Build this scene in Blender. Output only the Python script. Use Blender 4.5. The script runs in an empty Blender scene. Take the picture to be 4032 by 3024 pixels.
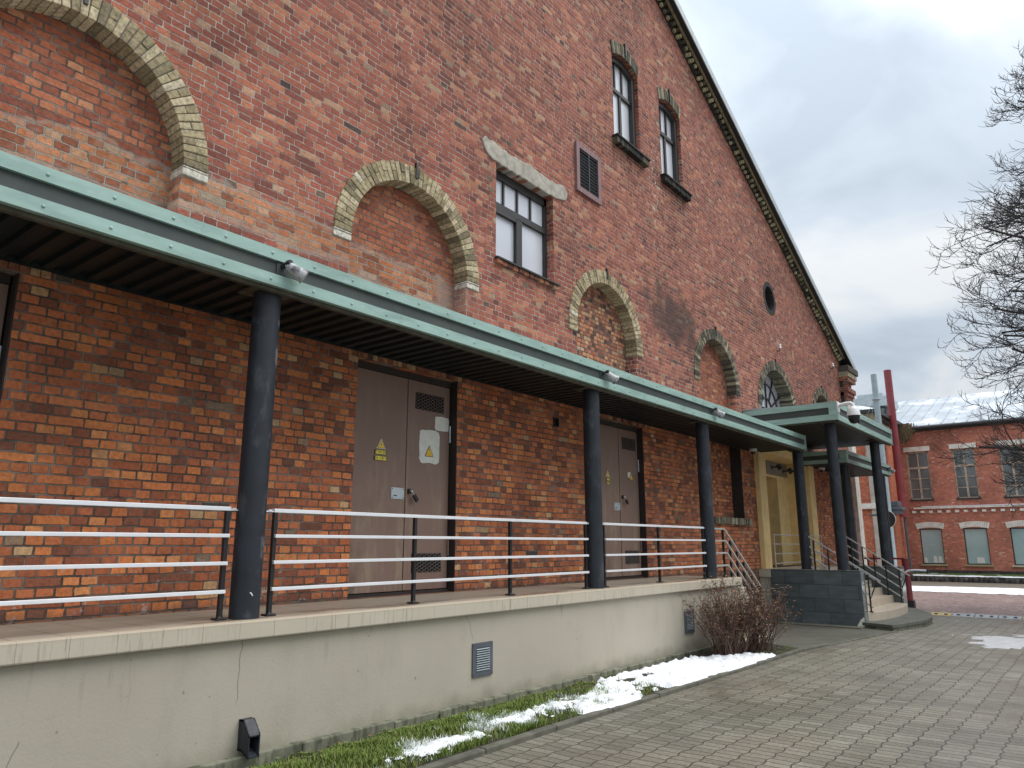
import bpy, math, random
from mathutils import Vector, Matrix, noise as mnoise
R = math.radians
random.seed(7)
sc = bpy.context.scene
COL = sc.collection

# ------------------------------------------------------------------ camera, world, sun, exposure
cam_d = bpy.data.cameras.new('camera'); cam = bpy.data.objects.new('camera', cam_d); COL.objects.link(cam)
cam_d.sensor_fit = 'HORIZONTAL'; cam_d.sensor_width = 36.0; cam_d.lens = 2895 / 4032 * 36
cam_d.clip_start = 0.05; cam_d.clip_end = 2000
YAW, PITCH, ROLL = 0.89867, 0.215078, -0.0008
fw = Vector((math.sin(YAW) * math.cos(PITCH), math.cos(YAW) * math.cos(PITCH), math.sin(PITCH)))
rt = Vector((math.cos(YAW), -math.sin(YAW), 0)); up = rt.cross(fw)
rt2 = math.cos(ROLL) * rt + math.sin(ROLL) * up; up2 = -math.sin(ROLL) * rt + math.cos(ROLL) * up
mw = Matrix((rt2, up2, -fw)).transposed().to_4x4(); mw.translation = Vector((0, -6.47156, 0.573376))
cam.matrix_world = mw
sc.camera = cam
sc.view_settings.view_transform = 'Standard'; sc.view_settings.look = 'None'
sc.view_settings.exposure = 0.54; sc.view_settings.gamma = 1.0
SUN_EL, SUN_AZ = 58.0, 145.0
world = bpy.data.worlds.new('World'); sc.world = world; world.use_nodes = True
wt = world.node_tree; wt.nodes.clear()
def wn(t, **k):
    n = wt.nodes.new(t)
    for a, b in k.items(): setattr(n, a, b)
    return n
w_out = wn('ShaderNodeOutputWorld'); w_bg = wn('ShaderNodeBackground'); w_bg.inputs['Strength'].default_value = 0.083
w_sky = wn('ShaderNodeTexSky', sky_type='NISHITA', sun_disc=False, sun_elevation=R(SUN_EL), sun_rotation=R(SUN_AZ))
w_tc = wn('ShaderNodeTexCoord'); w_sep = wn('ShaderNodeSeparateXYZ'); wt.links.new(w_tc.outputs['Generated'], w_sep.inputs[0])
w_add = wn('ShaderNodeMath', operation='ADD'); w_add.inputs[1].default_value = 0.30; wt.links.new(w_sep.outputs['Z'], w_add.inputs[0])
w_max = wn('ShaderNodeMath', operation='MAXIMUM'); w_max.inputs[1].default_value = 0.12; wt.links.new(w_add.outputs[0], w_max.inputs[0])
w_div = wn('ShaderNodeVectorMath', operation='DIVIDE')
w_cmb = wn('ShaderNodeCombineXYZ')
for i in range(3): wt.links.new(w_max.outputs[0], w_cmb.inputs[i])
wt.links.new(w_tc.outputs['Generated'], w_div.inputs[0]); wt.links.new(w_cmb.outputs[0], w_div.inputs[1])
w_no = wn('ShaderNodeTexNoise'); w_no.inputs['Scale'].default_value = 2.6; w_no.inputs['Detail'].default_value = 6; w_no.inputs['Roughness'].default_value = 0.5; w_no.inputs['Distortion'].default_value = 0.35
w_off = wn('ShaderNodeVectorMath', operation='ADD'); w_off.inputs[1].default_value = (3.1, 0.4, 0)
wt.links.new(w_div.outputs[0], w_off.inputs[0]); wt.links.new(w_off.outputs[0], w_no.inputs['Vector'])
w_r = wn('ShaderNodeValToRGB'); cr = w_r.color_ramp
cr.elements[0].position = 0.37; cr.elements[0].color = (0.54, 0.62, 0.71, 1)
cr.elements[1].position = 0.64; cr.elements[1].color = (0.90, 0.93, 0.95, 1)
e = cr.elements.new(0.5); e.color = (0.67, 0.75, 0.84, 1)
wt.links.new(w_no.outputs['Fac'], w_r.inputs[0])
w_sc = wn('ShaderNodeVectorMath', operation='SCALE'); w_g1 = wn('ShaderNodeMath', operation='MAXIMUM'); w_g1.inputs[1].default_value = 0.0; wt.links.new(w_sep.outputs['Z'], w_g1.inputs[0])
w_gp = wn('ShaderNodeMath', operation='POWER'); w_gp.inputs[1].default_value = 2.0; wt.links.new(w_g1.outputs[0], w_gp.inputs[0])
w_g2 = wn('ShaderNodeMath', operation='MULTIPLY_ADD'); w_g2.inputs[1].default_value = 14.5; w_g2.inputs[2].default_value = 6.9; wt.links.new(w_gp.outputs[0], w_g2.inputs[0])
wt.links.new(w_r.outputs[0], w_sc.inputs[0]); wt.links.new(w_g2.outputs[0], w_sc.inputs['Scale'])
w_mix = wn('ShaderNodeMix', data_type='RGBA'); w_mix.inputs[0].default_value = 0.93
wt.links.new(w_sky.outputs[0], w_mix.inputs[6]); wt.links.new(w_sc.outputs[0], w_mix.inputs[7])
wt.links.new(w_mix.outputs[2], w_bg.inputs['Color']); wt.links.new(w_bg.outputs[0], w_out.inputs[0])
sun_d = bpy.data.lights.new('sun', 'SUN'); sun_d.energy = 1.5; sun_d.angle = R(48); sun_d.color = (1.0, 0.965, 0.92)
sun = bpy.data.objects.new('sun', sun_d); COL.objects.link(sun)
sdir = Vector((math.sin(R(SUN_AZ)) * math.cos(R(SUN_EL)), math.cos(R(SUN_AZ)) * math.cos(R(SUN_EL)), math.sin(R(SUN_EL))))
sun.rotation_euler = (-sdir).to_track_quat('-Z', 'Y').to_euler(); sun.location = (0, -20, 30)

# ------------------------------------------------------------------ node helpers
class NT:
    def __init__(s, name):
        s.m = bpy.data.materials.new(name); s.m.use_nodes = True; s.t = s.m.node_tree
        s.b = s.t.nodes['Principled BSDF']; s._pos = None
    def n(s, t, **k):
        x = s.t.nodes.new(t)
        for a, b in k.items(): setattr(x, a, b)
        return x
    def L(s, a, b): s.t.links.new(a, b)
    def put(s, v, sock):
        if isinstance(v, bpy.types.NodeSocket): s.L(v, sock)
        elif isinstance(v, (tuple, list)) and len(v) == 3 and sock.type == 'RGBA': sock.default_value = (*v, 1)
        else: sock.default_value = v
    def pos(s):
        if s._pos is None: s._pos = s.n('ShaderNodeNewGeometry').outputs['Position']
        return s._pos
    def objc(s): return s.n('ShaderNodeTexCoord').outputs['Object']
    def xyz(s, v):
        x = s.n('ShaderNodeSeparateXYZ'); s.L(v, x.inputs[0]); return x.outputs
    def vec(s, x, y, z=0.0):
        c = s.n('ShaderNodeCombineXYZ')
        for i, v in enumerate((x, y, z)): s.put(v, c.inputs[i])
        return c.outputs[0]
    def ma(s, op, a, b=0.0, c=None):
        x = s.n('ShaderNodeMath', operation=op); s.put(a, x.inputs[0]); s.put(b, x.inputs[1])
        if c is not None: s.put(c, x.inputs[2])
        return x.outputs[0]
    def vm(s, op, a, b):
        x = s.n('ShaderNodeVectorMath', operation=op); s.put(a, x.inputs[0]); s.put(b, x.inputs[1]); return x.outputs[0]
    def noise(s, scale, detail=3, vec=None, rough=0.55, dist=0.0, out='Fac', stretch=None):
        v = vec if vec is not None else s.pos()
        if stretch: v = s.vm('MULTIPLY', v, stretch)
        x = s.n('ShaderNodeTexNoise'); s.L(v, x.inputs['Vector']); x.inputs['Scale'].default_value = scale
        x.inputs['Detail'].default_value = detail; x.inputs['Roughness'].default_value = rough; x.inputs['Distortion'].default_value = dist
        return x.outputs[out]
    def ramp(s, f, stops, mode='LINEAR'):
        x = s.n('ShaderNodeValToRGB'); s.put(f, x.inputs[0]); r = x.color_ramp; r.interpolation = mode
        while len(r.elements) > 1: r.elements.remove(r.elements[0])
        for i, (p, c) in enumerate(stops):
            e = r.elements[0] if i == 0 else r.elements.new(p)
            e.position = p; e.color = (c, c, c, 1) if isinstance(c, (int, float)) else (*c, 1)
        return x.outputs[0]
    def mix(s, f, a, b, bt='MIX'):
        x = s.n('ShaderNodeMix', data_type='RGBA', blend_type=bt); s.put(f, x.inputs[0]); s.put(a, x.inputs[6]); s.put(b, x.inputs[7]); return x.outputs[2]
    def step(s, v, lo, hi):
        x = s.n('ShaderNodeMapRange', interpolation_type='SMOOTHSTEP'); s.put(v, x.inputs[0]); s.put(lo, x.inputs[1]); s.put(hi, x.inputs[2]); return x.outputs[0]
    def bump(s, h, st=0.4, d=0.01):
        x = s.n('ShaderNodeBump'); s.put(h, x.inputs['Height']); x.inputs['Strength'].default_value = st; x.inputs['Distance'].default_value = d
        s.L(x.outputs[0], s.b.inputs['Normal'])
    def attr(s, name):
        x = s.n('ShaderNodeAttribute'); x.attribute_name = name; return x.outputs
    def fin(s, col=None, rough=0.7, metal=0.0, spec=None):
        if col is not None: s.put(col, s.b.inputs['Base Color'])
        s.put(rough, s.b.inputs['Roughness']); s.put(metal, s.b.inputs['Metallic'])
        if spec is not None: s.put(spec, s.b.inputs['Specular IOR Level'])
        return s.m

def brick_mat(name, pal, mort, bw=0.136, rh=0.0785, squash=2.0, ms=0.0050, pal2=None, mort2=None, wall=False, dirt=0.25, bump=0.55, off=0.0, hp=(0.38, 0.92)):
    t = NT(name); p = t.pos(); x, y, z = t.xyz(p)
    u = t.ma('ADD', x, y)
    w1 = t.ma('MULTIPLY', t.ma('SUBTRACT', t.noise(7, 2), 0.5), 0.018); w2 = t.ma('MULTIPLY', t.ma('SUBTRACT', t.noise(5.3, 2, vec=t.vm('ADD', p, (7.7, 3.1, 1.3))), 0.5), 0.018)
    w3 = t.ma('MULTIPLY', t.ma('SUBTRACT', t.noise(38, 2), 0.5), 0.013); w4 = t.ma('MULTIPLY', t.ma('SUBTRACT', t.noise(38, 2, vec=t.vm('ADD', p, (2, 4, 6))), 0.5), 0.011)
    uu = t.ma('ADD', t.ma('ADD', u, off + 50.0), t.ma('ADD', w1, w3)); vv = t.ma('ADD', t.ma('ADD', z, 20.0), t.ma('ADD', w2, w4))
    v1 = t.ma('DIVIDE', vv, rh); row = t.ma('FLOOR', v1); fv = t.ma('FRACT', v1)
    def wnoise(a_, b_, c_=0.0):
        q = t.n('ShaderNodeTexWhiteNoise', noise_dimensions='3D'); t.L(t.vec(a_, b_, c_), q.inputs['Vector']); return q.outputs['Value']
    par = t.ma('MODULO', row, 2.0); W2 = bw * 2
    u1 = t.ma('ADD', t.ma('DIVIDE', uu, W2), t.ma('ADD', t.ma('MULTIPLY', par, 0.25), t.ma('MULTIPLY', wnoise(row, 3.3), 0.22 if squash > 1 else 0.5)))
    cell = t.ma('FLOOR', u1); fu = t.ma('FRACT', u1)
    psp = t.ma('ADD', hp[0], t.ma('MULTIPLY', par, hp[1] - hp[0]))
    if wall: psp = t.ma('ADD', psp, t.ma('MULTIPLY', t.step(z, 2.95, 2.85), 0.22)); ms = t.ma('ADD', ms, t.ma('MULTIPLY', t.step(z, 2.95, 2.85), 0.0012))
    spl = t.ma('LESS_THAN', wnoise(cell, row, 1.7), psp)
    f2 = t.ma('MULTIPLY', fu, t.ma('ADD', spl, 1.0)); idx = t.ma('FLOOR', f2); ff = t.ma('FRACT', f2)
    wd = t.ma('DIVIDE', W2, t.ma('ADD', spl, 1.0))
    tint = wnoise(t.ma('ADD', t.ma('MULTIPLY', cell, 2.0), idx), row, 9.1); tint2 = wnoise(t.ma('ADD', t.ma('MULTIPLY', cell, 2.0), idx), row, 4.4)
    du = t.ma('MULTIPLY', t.ma('MINIMUM', ff, t.ma('SUBTRACT', 1.0, ff)), wd); dv = t.ma('MULTIPLY', t.ma('MINIMUM', fv, t.ma('SUBTRACT', 1.0, fv)), rh)
    cr = 0.014; ex = t.ma('MAXIMUM', t.ma('SUBTRACT', cr, du), 0.0); ey = t.ma('MAXIMUM', t.ma('SUBTRACT', cr, dv), 0.0)
    dd = t.ma('SUBTRACT', cr, t.ma('SQRT', t.ma('ADD', t.ma('MULTIPLY', ex, ex), t.ma('MULTIPLY', ey, ey))))
    ms_ = t.ma('MULTIPLY', t.ma('ADD', 0.7, t.ma('MULTIPLY', tint2, 0.6)), ms)
    mo = t.step(dd, t.ma('ADD', ms_, 0.0022), t.ma('SUBTRACT', ms_, 0.0012))
    if wall: upm = t.step(z, 2.85, 2.95)
    base = t.ramp(tint, pal)
    if pal2: base = t.mix(upm, t.ramp(tint, pal2), base)
    if wall:
        # orange repair strip above the canopy at the near end
        jag = t.ma('MULTIPLY', t.ma('SUBTRACT', t.noise(2.3, 4), 0.5), 0.55)
        patch = t.ma('MULTIPLY', t.step(t.ma('ADD', z, jag), 4.17, 4.07), t.ma('MULTIPLY', t.step(x, 7.3, 6.6), t.step(t.ma('ADD', z, t.ma('MULTIPLY', jag, 0.6)), 3.66, 3.80)))
        base = t.mix(t.ma('MULTIPLY', patch, 0.65), base, t.ramp(tint, [(0, (0.30, 0.11, 0.06)), (0.4, (0.50, 0.19, 0.08)), (0.75, (0.56, 0.27, 0.13)), (1, (0.42, 0.34, 0.24))]))
    base = t.mix(1.0, base, t.ramp(tint2, [(0, 0.86), (1, 1.14)]), 'MULTIPLY')
    mot = t.noise(26, 4, rough=0.65)
    base = t.mix(1.0, base, t.ramp(mot, [(0.25, 0.62), (0.5, 1.0), (0.75, 1.3)]), 'MULTIPLY')
    big = t.noise(0.55, 5, rough=0.6)
    base = t.mix(1.0, base, t.ramp(big, [(0.28, 0.58), (0.5, 1.0), (0.72, 1.18)]), 'MULTIPLY')
    # dust / efflorescence on faces
    eff = t.step(t.noise(3.2, 7, rough=0.72), 0.52, 0.74)
    base = t.mix(t.ma('MULTIPLY', eff, 0.20), base, (0.42, 0.27, 0.19))
    spk = t.step(t.noise(85, 2), 0.66, 0.74)
    base = t.mix(t.ma('MULTIPLY', spk, 0.6), base, (0.05, 0.03, 0.025))
    m1 = t.mix(t.step(t.noise(5, 4), 0.4, 0.65), mort[0], mort[1])
    if mort2: m1 = t.mix(upm, t.mix(t.step(t.noise(3, 4), 0.4, 0.62), mort2[0], mort2[1]), m1)
    if wall: m1 = t.mix(patch, m1, (0.34, 0.31, 0.26))
    if wall: m1 = m1
    gap = t.step(t.noise(11, 3, vec=t.vm('ADD', p, (3, 9, 1))), 0.56, 0.66)
    m1 = t.mix(t.ma('MULTIPLY', gap, 0.65), m1, (0.05, 0.04, 0.035))
    c = t.mix(mo, base, m1)
    if wall:
        smear = t.ma('MULTIPLY', t.ma('MULTIPLY', patch, t.ma('SUBTRACT', 1.0, patch)), 4.0)
        sm2 = t.ma('MULTIPLY', t.step(t.noise(4.5, 5, rough=0.6), 0.53, 0.60), patch)
        c = t.mix(t.ma('MINIMUM', t.ma('ADD', t.ma('MULTIPLY', smear, 0.45), t.ma('MULTIPLY', sm2, 0.2)), 1.0), c, (0.37, 0.33, 0.28))
    if wall:
        # soot stain between the two small arches, white drips under the upper windows
        d = t.vm('SUBTRACT', p, (13.55, 0, 5.15)); dx, dy, dz = t.xyz(d)
        rr = t.ma('SQRT', t.ma('ADD', t.ma('POWER', t.ma('MULTIPLY', dx, 0.6), 2.0), t.ma('POWER', t.ma('MULTIPLY', dz, 1.1), 2.0)))
        so = t.ma('MULTIPLY', t.step(t.ma('ADD', rr, t.ma('MULTIPLY', t.ma('SUBTRACT', t.noise(2.0, 5), 0.5), 1.6)), 0.95, 0.3), 0.72)
        c = t.mix(so, c, (0.045, 0.04, 0.038))
        bx = t.ma('MULTIPLY', t.step(t.ma('ABSOLUTE', t.ma('SUBTRACT', x, 12.95)), 0.34, 0.1), t.ma('MULTIPLY', t.step(z, 8.9, 8.5), t.step(z, 6.0, 7.2)))
        dr = t.ma('MULTIPLY', t.step(t.noise(7.5, 4, stretch=(1.6, 1, 1.0)), 0.60, 0.64), bx)
        c = t.mix(dr, c, (0.75, 0.73, 0.70))
        ef2 = t.ma('MULTIPLY', t.step(t.noise(10, 5, vec=t.vm('ADD', p, (1, 2, 3))), 0.60, 0.68), t.step(z, 0.75, 0.05))
        c = t.mix(t.ma('MULTIPLY', ef2, 0.75), c, (0.50, 0.47, 0.42))
        foot_band = t.ma('MULTIPLY', t.step(t.ma('ADD', z, t.ma('MULTIPLY', t.noise(3, 3), 0.16)), 0.17, 0.07), 0.6)  # ragged band, darker towards the foot of the wall
        c = t.mix(foot_band, c, (0.07, 0.06, 0.055))
    gr = t.step(t.noise(1.1, 6, vec=t.vm('ADD', p, (11, 5, 2)), rough=0.65), 0.5, 0.78)
    c = t.mix(t.ma('MULTIPLY', gr, dirt), c, (0.07, 0.055, 0.05))
    h = t.ma('ADD', t.ma('MULTIPLY', t.ma('SUBTRACT', 1.0, mo), 1.0), t.ma('MULTIPLY', t.noise(40, 4), 0.35))
    h = t.ma('ADD', h, t.ma('MULTIPLY', tint, 0.25))
    t.bump(h, min(1.0, bump * 1.6), 0.016)
    return t.fin(c, 0.88, spec=0.25)

PAL_UP = [(0.0, (0.18, 0.066, 0.052)), (0.10, (0.23, 0.080, 0.060)), (0.30, (0.30, 0.096, 0.068)), (0.52, (0.345, 0.110, 0.074)), (0.74, (0.375, 0.128, 0.084)), (0.88, (0.45, 0.165, 0.095)), (0.95, (0.48, 0.21, 0.12)), (0.98, (0.43, 0.28, 0.18)), (1.0, (0.07, 0.045, 0.04))]
PAL_LO = [(0.0, (0.19, 0.080, 0.053)), (0.10, (0.25, 0.092, 0.055)), (0.28, (0.36, 0.115, 0.058)), (0.5, (0.47, 0.147, 0.062)), (0.70, (0.51, 0.17, 0.073)), (0.86, (0.61, 0.205, 0.07)), (0.95, (0.62, 0.25, 0.097)), (0.978, (0.55, 0.35, 0.18)), (0.988, (0.30, 0.20, 0.13)), (1.0, (0.07, 0.06, 0.055))]
MOR_UP = ((0.50, 0.43, 0.36), (0.28, 0.225, 0.19)); MOR_LO = ((0.10, 0.083, 0.068), (0.24, 0.20, 0.165))
M = {}
M['wall'] = brick_mat('main_brick', PAL_UP, MOR_UP, pal2=PAL_LO, mort2=MOR_LO, wall=True)
M['infill'] = brick_mat('infill_brick', [(0, (0.24, 0.08, 0.054)), (0.2, (0.31, 0.10, 0.06)), (0.5, (0.38, 0.122, 0.062)), (0.8, (0.41, 0.145, 0.078)), (0.95, (0.47, 0.19, 0.10)), (1, (0.5, 0.23, 0.12))], ((0.13, 0.11, 0.095), (0.27, 0.24, 0.21)), pal2=[(0, (0.24, 0.08, 0.054)), (0.2, (0.31, 0.10, 0.06)), (0.5, (0.38, 0.122, 0.062)), (0.8, (0.43, 0.148, 0.072)), (0.95, (0.48, 0.19, 0.095)), (1, (0.5, 0.26, 0.14))], mort2=((0.13, 0.11, 0.095), (0.25, 0.22, 0.19)), wall=True, bw=0.14, rh=0.08, ms=0.006)
M['infill_small'] = brick_mat('infill_header_brick', [(0, (0.08, 0.05, 0.04)), (0.2, (0.28, 0.11, 0.07)), (0.45, (0.46, 0.17, 0.09)), (0.7, (0.56, 0.24, 0.11)), (0.9, (0.60, 0.34, 0.18)), (1, (0.5, 0.38, 0.25))], ((0.10, 0.085, 0.075), (0.2, 0.18, 0.16)), bw=0.112, rh=0.074, squash=1.0, ms=0.007, hp=(0.95, 0.95))
M['far_brick'] = brick_mat('far_brick', [(0, (0.42, 0.165, 0.115)), (0.4, (0.52, 0.185, 0.12)), (0.9, (0.56, 0.205, 0.135)), (1, (0.62, 0.38, 0.28))], ((0.38, 0.2, 0.16), (0.32, 0.17, 0.13)), bump=0.2, dirt=0.35)
M['wing_brick'] = brick_mat('wing_brick', [(0, (0.40, 0.12, 0.07)), (0.5, (0.52, 0.15, 0.08)), (1, (0.58, 0.2, 0.11))], ((0.42, 0.2, 0.13), (0.36, 0.18, 0.12)), bump=0.2, dirt=0.3)

def simple(name, col, rough=0.6, metal=0.0, var=0.12, vs=6.0, bump=0.0, bs=60, spec=None, stain=None, ss=1.5, sa=0.4, stretch=None, sr=(0.5, 0.75)):
    t = NT(name)
    c = t.mix(1.0, col, t.ramp(t.noise(vs, 4), [(0.3, 1 - var), (0.7, 1 + var)]), 'MULTIPLY')
    if stain: c = t.mix(t.ma('MULTIPLY', t.step(t.noise(ss, 6, rough=0.65, stretch=stretch), *sr), sa), c, stain)
    if bump: t.bump(t.noise(bs, 4), bump, 0.004)
    return t.fin(c, rough, metal, spec)

def att_mat(name, stops, rough=0.85, soot=0.5, bump=0.4, ns=9.0):
    t = NT(name); r = t.attr('rnd')[0]; r = t.attr('rnd')[2]
    c = t.ramp(r, stops)
    c = t.mix(1.0, c, t.ramp(t.noise(30, 4), [(0.3, 0.7), (0.7, 1.25)]), 'MULTIPLY')
    c = t.mix(t.ma('MULTIPLY', t.step(t.noise(ns, 5, rough=0.7), 0.45, 0.68), soot), c, (0.045, 0.042, 0.035))
    t.bump(t.noise(50, 4), bump, 0.008)
    return t.fin(c, rough, spec=0.25)

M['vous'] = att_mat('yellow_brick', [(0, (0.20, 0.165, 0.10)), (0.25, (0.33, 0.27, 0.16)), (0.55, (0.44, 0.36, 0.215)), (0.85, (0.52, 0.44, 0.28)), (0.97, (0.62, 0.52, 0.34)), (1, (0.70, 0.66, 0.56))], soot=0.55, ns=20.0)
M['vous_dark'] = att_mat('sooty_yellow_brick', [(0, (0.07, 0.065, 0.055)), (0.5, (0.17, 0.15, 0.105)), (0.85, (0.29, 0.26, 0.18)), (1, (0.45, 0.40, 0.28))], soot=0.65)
M['vous_black'] = att_mat('black_sill_brick', [(0, (0.02, 0.02, 0.018)), (0.7, (0.045, 0.042, 0.036)), (1, (0.14, 0.125, 0.09))], soot=0.7)
M['vmortar'] = simple('arch_mortar', (0.22, 0.20, 0.17), 0.9, bump=0.3)
M['dentil'] = att_mat('verge_brick', [(0, (0.045, 0.04, 0.035)), (0.45, (0.10, 0.09, 0.065)), (0.7, (0.36, 0.32, 0.19)), (1, (0.55, 0.50, 0.32))], soot=0.35)
M['soldier'] = att_mat('soldier_brick', [(0, (0.12, 0.06, 0.05)), (0.5, (0.34, 0.14, 0.08)), (0.85, (0.46, 0.21, 0.11)), (1, (0.48, 0.36, 0.2))], soot=0.3)
M['concrete'] = simple('rough_concrete', (0.42, 0.39, 0.33), 0.95, var=0.3, vs=8, bump=1.0, bs=14, stain=(0.16, 0.15, 0.13), ss=5, sa=0.5)
M['black_metal'] = simple('black_metal', (0.016, 0.016, 0.018), 0.42, var=0.2)
M['dark_frame'] = simple('dark_brown_frame', (0.035, 0.032, 0.032), 0.5, var=0.2)
M['sill'] = simple('dark_sill', (0.03, 0.028, 0.026), 0.8, var=0.4, vs=20, bump=0.4)
M['void'] = simple('dark_void', (0.008, 0.008, 0.008), 0.95)
M['pink_metal'] = simple('mauve_painted_metal', (0.23, 0.13, 0.135), 0.55, var=0.1)
M['roof_metal'] = simple('roof_sheet', (0.44, 0.49, 0.50), 0.45, 0.25, var=0.12)

def pane(name, col, rough=0.06, metal=0.85, var=0.08):
    t = NT(name); c = t.mix(1.0, col, t.ramp(t.noise(0.9, 3), [(0.3, 1 - var), (0.7, 1 + var)]), 'MULTIPLY')
    t.bump(t.noise(1.6, 2), 0.05, 0.02); return t.fin(c, rough, metal)
M['glass'] = pane('mirror_glass', (0.72, 0.74, 0.80), 0.22, 0.12)
M['glass_fan'] = pane('pale_glass', (0.60, 0.60, 0.66), 0.2, 0.25)
M['glass_shop'] = pane('teal_shop_glass', (0.44, 0.60, 0.60), 0.12, 0.25, 0.12)
M['glass_old'] = pane('dusty_old_glass', (0.16, 0.175, 0.175), 0.22, 0.35, 0.4)

def green(name, col):
    t = NT(name); p = t.pos()
    c = t.mix(1.0, col, t.ramp(t.noise(2.2, 5, stretch=(1, 1, 5)), [(0.3, 0.78), (0.5, 1.0), (0.75, 1.16)]), 'MULTIPLY')
    c = t.mix(t.ma('MULTIPLY', t.step(t.noise(9, 5, stretch=(1, 1, 3)), 0.55, 0.72), 0.4), c, (0.45, 0.59, 0.58))
    c = t.mix(t.ma('MULTIPLY', t.step(t.noise(5, 6, rough=0.7), 0.60, 0.75), 0.4), c, (0.12, 0.16, 0.13))
    return t.fin(c, 0.4, 0.0)
M['green'] = green('verdigris_paint', (0.315, 0.47, 0.415))
M['green_dark'] = simple('dark_green_band', (0.048, 0.062, 0.056), 0.55, var=0.15, vs=3, stain=(0.12, 0.11, 0.08), ss=3, sa=0.3)
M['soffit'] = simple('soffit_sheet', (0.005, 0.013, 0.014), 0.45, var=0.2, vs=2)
M['lip'] = simple('mossy_lip', (0.075, 0.07, 0.05), 0.8, var=0.4, vs=9, stain=(0.17, 0.15, 0.10), ss=6, sa=0.4)

def column_mat():
    t = NT('column_paint'); p = t.pos()
    c = t.mix(1.0, (0.019, 0.0235, 0.031), t.ramp(t.noise(4, 4), [(0.3, 0.75), (0.7, 1.35)]), 'MULTIPLY')
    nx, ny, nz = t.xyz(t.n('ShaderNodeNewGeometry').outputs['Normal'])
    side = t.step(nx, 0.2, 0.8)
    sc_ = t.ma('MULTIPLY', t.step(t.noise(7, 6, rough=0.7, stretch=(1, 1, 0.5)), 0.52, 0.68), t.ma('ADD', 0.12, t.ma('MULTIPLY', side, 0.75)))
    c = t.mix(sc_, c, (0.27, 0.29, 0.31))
    t.bump(t.noise(14, 4), 0.15, 0.01)
    return t.fin(c, t.ramp(t.noise(6, 3), [(0.3, 0.42), (0.7, 0.62)]), 0.0, 0.4)
M['column'] = column_mat()
M['rail'] = simple('white_aluminium_bar', (0.80, 0.81, 0.83), 0.38, 0.15, var=0.05)
M['rail_grey'] = simple('weathered_steel_bar', (0.48, 0.47, 0.45), 0.45, 0.3, var=0.15)
M['post'] = simple('black_post_paint', (0.013, 0.014, 0.016), 0.38, var=0.2)

def render_mat():
    t = NT('plinth_render'); p = t.pos(); x, y, z = t.xyz(p)
    c = t.mix(t.noise(1.3, 5, rough=0.6), (0.395, 0.352, 0.280), (0.49, 0.445, 0.362))
    c = t.mix(t.ma('MULTIPLY', t.step(t.noise(2.5, 6, rough=0.65, stretch=(1, 1, 0.35)), 0.5, 0.72), 0.25), c, (0.29, 0.265, 0.20))
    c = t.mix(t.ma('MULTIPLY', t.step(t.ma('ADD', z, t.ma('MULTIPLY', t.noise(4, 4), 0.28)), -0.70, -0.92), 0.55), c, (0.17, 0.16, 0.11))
    drip = t.ma('MULTIPLY', t.step(t.noise(9, 3, stretch=(1, 1, 0.12)), 0.62, 0.74), t.step(z, -0.65, -0.15))
    c = t.mix(t.ma('MULTIPLY', drip, 0.30), c, (0.17, 0.155, 0.12))
    def crack(x0, amp, z0, z1, slope=0.0):
        d = t.ma('SUBTRACT', t.ma('ADD', x, t.ma('MULTIPLY', t.ma('SUBTRACT', t.noise(5, 4, vec=t.vm('MULTIPLY', p, (0.2, 0.2, 1))), 0.5), amp)), t.ma('ADD', x0, t.ma('MULTIPLY', t.ma('SUBTRACT', z, z1), slope)))
        return t.ma('MULTIPLY', t.step(t.ma('ABSOLUTE', d), 0.0055, 0.0015), t.ma('MULTIPLY', t.step(z, z0, z0 + 0.06), t.step(z, z1 + 0.02, z1)))
    ck = t.ma('MAXIMUM', crack(3.36, 0.10, -0.62, -0.14, 0.05), t.ma('MAXIMUM', crack(5.93, 0.14, -0.42, -0.14, -0.45), crack(1.9, 0.1, -0.95, -0.6, 0.35)))
    c = t.mix(t.ma('MULTIPLY', ck, 0.6), c, (0.09, 0.08, 0.065))
    pit = t.step(t.noise(20, 1), 0.77, 0.80)
    c = t.mix(t.ma('MULTIPLY', pit, 0.5), c, (0.12, 0.11, 0.09))
    t.bump(t.ma('ADD', t.noise(60, 4), t.ma('MULTIPLY', t.noise(3, 3), 2.0)), 0.22, 0.008)
    return t.fin(c, 0.9, spec=0.2)
M['render'] = render_mat()

def slab_mat():
    t = NT('beige_slab_tile'); p = t.pos(); x, y, z = t.xyz(p)
    c = t.mix(t.noise(2.6, 5), (0.46, 0.41, 0.315), (0.56, 0.51, 0.405))
    j = t.ma('ABSOLUTE', t.ma('SUBTRACT', t.ma('FRACT', t.ma('ADD', t.ma('DIVIDE', x, 0.30), t.ma('MULTIPLY', t.ma('SUBTRACT', t.noise(4, 2), 0.5), 0.06))), 0.5))
    jm = t.ma('MULTIPLY', t.step(j, 0.486, 0.497), t.step(t.noise(1.3, 3), 0.35, 0.6))
    c = t.mix(t.ma('MULTIPLY', jm, 0.75), c, (0.17, 0.145, 0.105))
    drip = t.ma('MULTIPLY', t.step(t.noise(46, 3, stretch=(1, 1, 0.07)), 0.54, 0.66), t.step(t.noise(1.4, 3, vec=t.vm('MULTIPLY', p, (1, 1, 0))), 0.46, 0.6))
    c = t.mix(t.ma('MULTIPLY', drip, 0.55), c, (0.24, 0.21, 0.155))
    c = t.mix(t.ma('MULTIPLY', t.step(z, -0.035, 0.0), 0.45), c, (0.40, 0.29, 0.19))
    t.bump(t.ma('SUBTRACT', t.noise(30, 3), jm), 0.2, 0.004)
    return t.fin(c, 0.55)
M['slab'] = slab_mat()
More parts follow.
